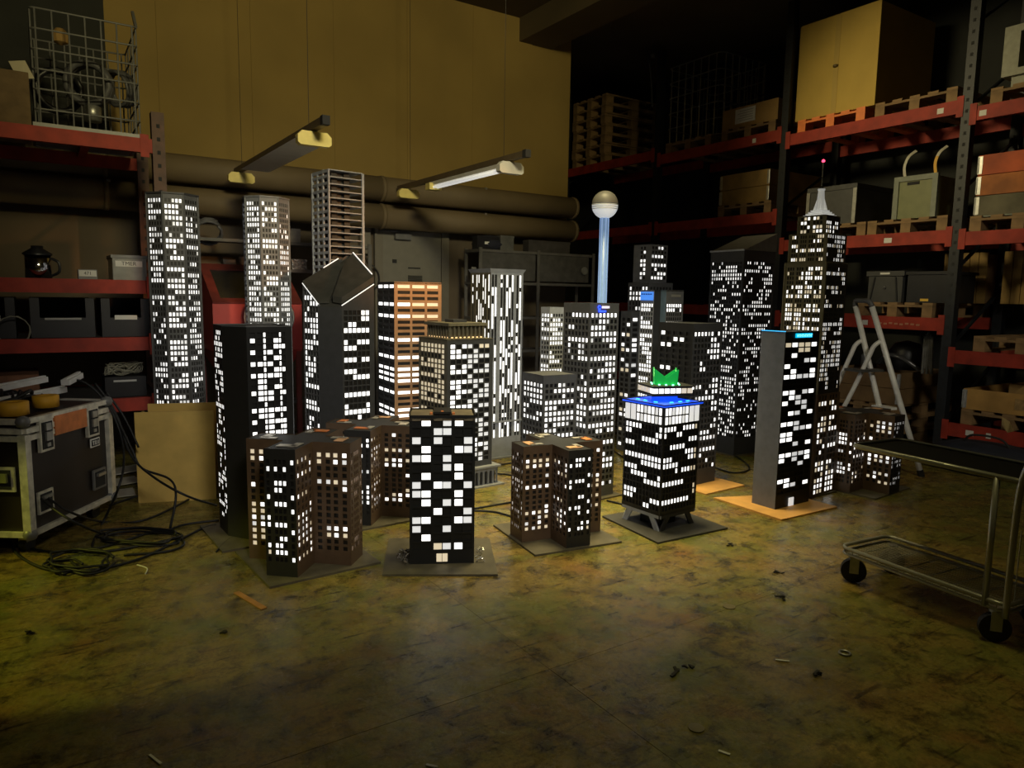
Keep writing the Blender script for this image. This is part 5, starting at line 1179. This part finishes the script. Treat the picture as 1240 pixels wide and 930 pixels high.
for u in (.16, .60):
    f_ = plate_on(u, zl_-.03, .115, .185, .02, EDGE, 'latch_dish'); plate_on(u, zl_-.03, .088, .155, .024, INK, 'latch_recess', par=f_)
    plate_on(u, zl_+.02, .045, .04, .034, STEEL, 'latch_hook', par=f_); plate_on(u, zl_-.035, .05, .05, .036, STEEL, 'butterfly_latch', par=f_); plate_on(u, zl_-.085, .03, .02, .03, STEEL, 'latch_rivet', par=f_)
plate_on(.385, zl_+.01, .30, .115, .020, mat('orange_tape', (0, 0, 0)), 'orange_tape_band')
lp = plate_on(.63, zl_-.17, .095, .055, .006, PAPER, 'name_plate'); plate_on(.63, zl_-.17, .08, .040, .008, INK, 'name_plate_field', par=lp)
for k, s in enumerate('TOI'):
    mb = MB(); q = cp(.605+.025*k, 0, zl_-.17)+nn*.012; up = Vector((0, 0, 1))
    if s == 'T': mb.obox(q, (.005, .003, .026), e).obox(q+up*.011, (.018, .003, .005), e)
    if s == 'O':
        for s2 in (-1, 1): mb.obox(q+e*.007*s2, (.004, .003, .026), e).obox(q+up*.011*s2, (.018, .003, .004), e)
    if s == 'I': mb.obox(q, (.005, .003, .026), e)
    mb.build('plate_letter', PAPER, fc)
for u in (.13, .65):
    f_ = plate_on(u, zb+.17, .13, .13, .012, EDGE if u < .3 else GREYM, 'handle_dish'); plate_on(u, zb+.17, .10, .10, .015, INK, 'handle_recess', par=f_); plate_on(u, zb+.20, .08, .018, .03, STEEL, 'handle_bar', par=f_)
f_ = plate_on(.17, zb+.33, .22, .14, .012, EDGE, 'handle_dish', 'l'); plate_on(.17, zb+.33, .18, .11, .015, INK, 'handle_recess', 'l', f_); plate_on(.17, zb+.34, .15, .05, .03, OLV, 'handle_grip', 'l', f_)
for (u, v) in ((.08, .08), (Lc-.08, .08), (Lc-.08, Wc-.08), (.08, Wc-.08)):
    q = cp(u, v, 0); MB().cyl(q+g*.02+Vector((0, 0, .045))-Vector((0, 0, q.z)), q-g*.02+Vector((0, 0, .045))-Vector((0, 0, q.z)), .045, n=16).build('caster_wheel', RUBBER, fc)
    q.z = 0; MB().obox(q+Vector((0, 0, .085)), (.07, .05, .05), e).build('caster_fork', STEEL, fc)
# things lying on the case
YEL = mat('yellow_strap_roll', (.70, .36, .02), .6, var=.1)
for i, (u, v, r0, h, lab) in enumerate(((.10, .12, .075, .075, 'yellow strap roll near the front corner of the flight case'), (.40, .14, .07, .07, 'yellow strap roll midway along the flight case edge'))):
    q = cp(u, v, zt1+.01); mb = MB().lathe(q, ((.03, 0), (r0, 0), (r0, h), (.03, h), (.03, 0)), 18); solo(mb, 'strap_roll', YEL, lab, 'strap', 'yellow strap rolls', True)
for i, (u0, v0, u1, v1, zz, m, lab) in enumerate(((.20, .35, .74, .25, .05, ALU, 'long silver batten lying along the flight case'), (.05, .40, .45, .50, .035, STEEL, 'short steel batten across the case top'), (.30, .50, .85, .45, .10, ALU, 'raised silver batten at the rear of the case'), (.62, .16, .86, .22, .13, ALU, 'white angled fitting at the right end of the case top'))):
    q0, q1 = cp(u0, v0, zt1+zz), cp(u1, v1, zt1+zz+.02); solo(MB().bar(q0, q1, .05, .035).bar(q0+Vector((0, 0, .02)), q1+Vector((0, 0, .02)), .02, .012), 'light_batten', m, lab, 'batten')
r_ = random.Random(4); P = []
for k in range(70): a_ = k*.8; P.append(cp(.36+.26*math.cos(a_)*(.6+.4*r_.random()), .36+.17*math.sin(a_*1.07)*(.7+.3*r_.random()), zt1+.03+.09*r_.random()*(1-.5*abs(math.cos(a_)))))
solo(MB().tube(smoothpath(P, 4), .011, 6), 'cable_heap', RUBBER, 'black cable heap on top of the flight case', 'cable', None, True)

# ------------------------------------------------------------------ cables on the floor
def cable(pts, label, r=.0075, k=7, group=None):
    P = []
    for p in pts: P.append(fl(p[0], p[1], r+.001) if len(p) == 2 else (pt(*p) if p[2] > 1.0 else fl(p[0], p[1], p[2])))
    return solo(MB().tube(smoothpath(P, k), r, 6), 'black_cable', RUBBER, label, 'cable', group, True)
cable([(70, 462, 5.5), (100, 462, 5.45), (128, 487, 5.4), (146, 525, 5.35), (150, 560, 5.2), (143, 592, 5.05), (125, 632), (112, 660), (122, 668), (175, 660), (215, 652), (222, 660), (200, 668), (150, 672)], 'cable dropping over the right corner of the flight case')
cable([(110, 466, 5.5), (135, 495, 5.42), (160, 545, 5.25), (172, 567, 5.2), (205, 580, 5.1), (213, 600, 4.95), (206, 640)], 'cable looping in front of the fibreboard box')
cable([(115, 464, 5.5), (140, 500, 5.42), (158, 550, 5.25), (185, 577, 5.1), (225, 600, 4.95), (262, 612)], 'cable crossing the fibreboard box towards the black tower')
cable([(128, 474, 5.6), (150, 505, 5.55), (168, 542, 5.5)], 'short cable from the case to the fibreboard box')
cable([(14, 559, 4.93), (30, 577, 4.9), (55, 600, 4.85), (85, 620, 4.75), (125, 632), (170, 631), (215, 612), (250, 592), (264, 586)], 'upper cable running off the left handle of the case')
cable([(14, 559, 4.93), (28, 580, 4.88), (52, 606, 4.8), (90, 632, 4.6), (135, 648), (190, 645), (225, 635), (265, 630)], 'lower cable running off the left handle of the case')
cable([(-30, 632), (5, 645), (22, 672), (60, 690), (110, 690), (165, 678), (205, 660), (245, 640), (262, 636)], 'cable snaking along the floor before the flight case')
cable([(20, 660), (60, 668), (110, 665), (150, 655), (195, 640)], 'cable passing under the flight case casters')
cable([(135, 590), (160, 585), (190, 590)], 'short cable over the shiny sheets'); cable([(133, 612), (150, 606), (175, 598)], 'second short cable over the shiny sheets')
for i, (cx, cy, rx, ry, n, lab) in enumerate(((98, 684, 36, 13, 3, 'large loose cable coil on the floor, front left'), (172, 655, 48, 9, 3, 'flat cable coil right of the flight case'), (75, 690, 20, 7, 2, 'small cable coil at the rim of the large coil'))):
    r_ = random.Random(20+i); P = []
    for k in range(n*12+1):
        a_ = 2*math.pi*k/12; s = 1+r_.uniform(-.22, .16); q = fl(cx+rx*s*math.cos(a_)+3*math.sin(k*.35), cy+ry*s*math.sin(a_)); q.z = .012+.010*(k/12); P.append(q)
    solo(MB().tube(smoothpath(P, 3), .007, 6), 'cable_coil', RUBBER, lab, 'cable', None, True)
cable([(352, 600), (300, 640), (275, 655), (262, 668)], 'thin cable at the foot of the chamfered black tower', .006)
for pts, lab in (([(572, 573), (610, 574), (650, 582), (705, 588)], 'cable behind the black slab towards the middle tower'), ([(572, 616), (590, 613), (625, 607)], 'upper cable right of the black slab tower'), ([(572, 618), (600, 620), (628, 628)], 'lower cable right of the black slab tower'),
                 ([(735, 606), (752, 610), (762, 612)], 'short cable left of the splayed leg tower'), ([(742, 545), (752, 552), (760, 556)], 'cable in the gap right of the logo block'), ([(866, 546), (890, 552), (907, 565), (902, 571), (885, 572), (866, 566)], 'cable looping before the shed roof tower'),
                 ([(590, 565), (640, 558), (680, 556)], 'cable behind the low office block'), ([(985, 592), (998, 590), (1006, 588)], 'cable end beside the black tower with cyan sign')):
    cable(pts, lab, .007)

# ------------------------------------------------------------------ step ladder
sl_ = thing('step_ladder', 'aluminium step ladder with curved hoop behind the right brown tower', 'ladder', (6.2, 3.5, 0))
FR, FL_ = fl(1116, 577), fl(1084, 574); TR, TL = pt(1056, 371, 6.95), pt(1036, 371, 7.08); TR.z = TL.z = (TR.z+TL.z)/2
def rail(p, q, nm='rail'): MB().bar(p, q, .028, .058, (TR-TL)).build(nm, ALU, sl_)
for a, b in ((FR, TR), (FL_, TL)):
    MB().tube([a, a.lerp(b, .5), b], .024, 8).build('front_rail', ALU, sl_, True)
wv = TR-TL; up = (TR-FR).normalized()
hoop = [TL, TL+up*.03+wv*.04, TL+up*.05+wv*.16, TL+up*.052+wv*.5, TL+up*.05+wv*.84, TL+up*.03+wv*.96, TR]
MB().tube(smoothpath(hoop, 4), .022, 8).build('hoop', mat('hoop_grey', (.10, .10, .10), .5, var=0), sl_, True)  # hoop darker than the aluminium rails
back = Vector((FR.x-TR.x, FR.y-TR.y, 0)).normalized()*-1
for a, b in ((FR, TR), (FL_, TL)):
    s = a.lerp(b, .80); foot = Vector((b.x, b.y, 0))+back*.42
    P = smoothpath([s, s+back*.06-Vector((0, 0, .05)), s+back*.10-Vector((0, 0, .16)), foot.lerp(s, .52), foot], 5)
    MB().tube(P, .019, 8).build('rear_leg', ALU, sl_, True)
for k, f in enumerate((.62, .40, .20)):
    a, b = FL_.lerp(TL, f), FR.lerp(TR, f); MB().obox((a+b)/2+back*(.13 if k == 0 else .05), ((b-a).length, .28 if k == 0 else .10, .022), wv).build('step' if k else 'platform', mat('tread_dark', (.06, .06, .055), .6, var=.1) if k == 0 else ALU, sl_)
for a in (FR, FL_): MB().cyl(a, a+(TR-FR).normalized()*.06, .028, n=8).build('rubber_foot', RUBBER, sl_)

# ------------------------------------------------------------------ trolley
tr = thing('wire_trolley', 'chrome wire trolley with dark upper tray at the right edge', 'trolley', (3.72, 1.75, 0))
CHR = mat('trolley_chrome', (.42, .41, .33), .28, .6, var=.05)
u = Vector((-.10, -.995, 0)).normalized(); v = Vector((-u.y, u.x, 0)); O = Vector((3.56, 2.14, 0)); LT, WT = .84, .40
def tp(a, b, z): return O+u*a+v*b+Vector((0, 0, z))
def rring(a0, a1, b0, b1, z, rad=.05):
    P = []
    for ca_, cb_2, s0 in ((a1-rad, b0+rad, -90), (a1-rad, b1-rad, 0), (a0+rad, b1-rad, 90), (a0+rad, b0+rad, 180)):
        for k in range(5): t_ = math.radians(s0+22.5*k); P.append(tp(ca_+rad*math.cos(t_), cb_2+rad*math.sin(t_), z))
    return P
MB().tube(rring(0, LT, 0, WT, .185), .010, 8, closed=True).build('deck_rim', CHR, tr, True)
MB().tube(rring(0, LT, 0, WT, .155), .008, 8, closed=True).build('deck_lower_rim', CHR, tr, True)
for k in range(15): b = .03+.34*k/14; MB().cyl(tp(.012, b, .155), tp(LT-.012, b, .155), .0035, n=6).build('deck_wire', CHR, tr)
for k in range(7): a = .06+.72*k/6; MB().cyl(tp(a, .01, .150), tp(a, WT-.01, .150), .004, n=6).build('cross_wire', CHR, tr)
for k in range(22): a = .04+.76*k/21; MB().cyl(tp(a, .0, .155), tp(a, .0, .185), .003, n=5).build('rim_wire', CHR, tr)
for a, b in ((.06, .04), (.06, WT-.04), (LT-.05, .02), (LT-.05, WT-.04)):
    q = tp(a, b, 0); cx_ = Vector((.8, .6, 0))
    MB().cyl(q+cx_*.018+Vector((0, 0, .065)), q-cx_*.018+Vector((0, 0, .065)), .064, n=22).cyl(q+cx_*.024+Vector((0, 0, .065)), q-cx_*.024+Vector((0, 0, .065)), .02, n=12).build('caster_wheel', RUBBER, tr)
    for s in (-1, 1): MB().obox(q+cx_*(.026*s)+Vector((0, 0, .10)), (.004, .045, .09), cx_).build('caster_fork', STEEL, tr)
    MB().cyl(q+Vector((0, 0, .135)), q+Vector((0, 0, .158)), .026, n=14).build('caster_plate', STEEL, tr)
ZU = .745
rp = rring(.02, .98, 0, WT, ZU); MB().tube(rp[17:]+rp[:1], .013, 8).build('tray_rim', CHR, tr, True); MB().tube(rp[:18], .010, 8).build('tray_back_rim', mat('tray_rim_shaded', (.02, .02, .02), .5, var=0), tr, True)  # back part of the rim coloured dark to stand in for shade
MB().prism([p.xy for p in rring(.03, .97, .01, WT-.01, 0)], ZU-.016, ZU-.006).build('tray_bottom', mat('tray_dark', (.006, .006, .006), .8, var=.1, spec=.1), tr)
MB().obox(tp(.42, 0, ZU)+v*-.004, (.20, .012, .020), u).build('handle_sleeve', mat('sleeve_grey', (.25, .25, .22), .5, var=0), tr)
for b, nm in ((0.0, 'post'), (WT, 'post')):
    MB().cyl(tp(LT-.09, b, .155), tp(LT-.09, b, ZU), .013, n=10).build(nm, CHR, tr, True)
    P = smoothpath([tp(LT+.0, b, .13), tp(LT+.0, b, .50), tp(LT+.01, b, .74), tp(LT+.05, b, .86), tp(LT+.12, b, .95)], 5); MB().tube(P, .015, 8).build('handle_post', CHR, tr, True)
MB().tube([tp(LT+.12, 0, .95), tp(LT+.12, WT, .95)], .015, 8).build('push_bar', CHR, tr, True)
MB().cyl(tp(LT-.03, .12, .155), tp(LT-.03, .12, .5), .003, n=5).build('thin_wire', CHR, tr)

# ------------------------------------------------------------------ scraps on the floor
def ringm(c, R, r): return MB().tube([(c.x+R*math.cos(k*math.pi/10), c.y+R*math.sin(k*math.pi/10), r) for k in range(20)], r, 6, closed=True)
solo(ringm(fl(1023, 792), .022, .005), 'metal_washer', STEEL, 'shiny metal ring on the floor left of the trolley caster', 'ring', None, True)
solo(MB().cyl(fl(843, 882), fl(843, 882)+Vector((0, 0, .004)), .028, n=20), 'drink_lid', mat('dull_lid', (.16, .13, .06), .5), 'flat round lid on the floor, bottom middle right', 'lid')
solo(MB().cyl(fl(883, 735), fl(883, 735)+Vector((0, 0, .004)), .03, n=18), 'round_disc', mat('dull_lid', (0, 0, 0)), 'brown disc on the floor before the splayed leg tower', 'disc')
def strip(x0, y0, x1, y1, w, m, name, label, cat='scrap'): a, b = fl(x0, y0, .003), fl(x1, y1, .003); solo(MB().bar(a, b, w, .004), name, m, label, cat)
strip(181, 914, 195, 925, .008, PAPER, 'paper_strip', 'small white strip on the floor at bottom left')
strip(286, 717, 320, 737, .03, mat('orange_scrap', (.42, .19, .05), .6), 'wood_scrap', 'orange wood scrap before the nearest brown tower')
P = smoothpath([fl(166, 684, .004), fl(178, 688, .004), fl(176, 695, .004)], 4); solo(MB().tube(P, .003, 5), 'plastic_tie', PAPER, 'bent white tie on the floor beside the cable coil', 'tie')
strip(939, 799, 956, 801, .008, PAPER, 'paper_strip', 'thin white strip on the floor at lower right')
strip(870, 909, 884, 914, .01, PAPER, 'paper_strip', 'white strip on the floor right at the bottom edge'); strip(516, 926, 530, 929, .01, STEEL, 'paper_strip', 'grey strip on the floor at the bottom middle')
for i, (x, y, w, lab) in enumerate(((884, 661, .035, 'dark crumpled scrap right of the splayed leg tower plate'), (943, 694, .03, 'dark leaf like scrap on the bright floor reflection'), (820, 817, .035, 'long dark crumb on the bluish floor reflection'), (833, 808, .025, 'round dark crumb on the bluish floor reflection'), (948, 725, .035, 'torn dark scrap left of the trolley'), (993, 818, .03, 'dark crumb below the metal ring'), (269, 768, .03, 'dark crumb on the yellow lit floor'), (40, 766, .03, 'dark crumb on the floor far left'))):
    r_ = random.Random(i); c = fl(x, y); mb = MB()
    for k in range(4): mb.obox(c+Vector((w*(r_.random()-.5)*1.6, w*(r_.random()-.5)*1.2, .004+.006*r_.random())), (w*(.4+.6*r_.random()), w*.35, .005), (r_.random()-.5, r_.random()-.5, .3*(r_.random()-.5)))
    solo(mb, 'floor_scrap', mat('dark_scrap', (.015, .012, .008), .7, var=0), lab, 'scrap', 'dark scraps on the floor')
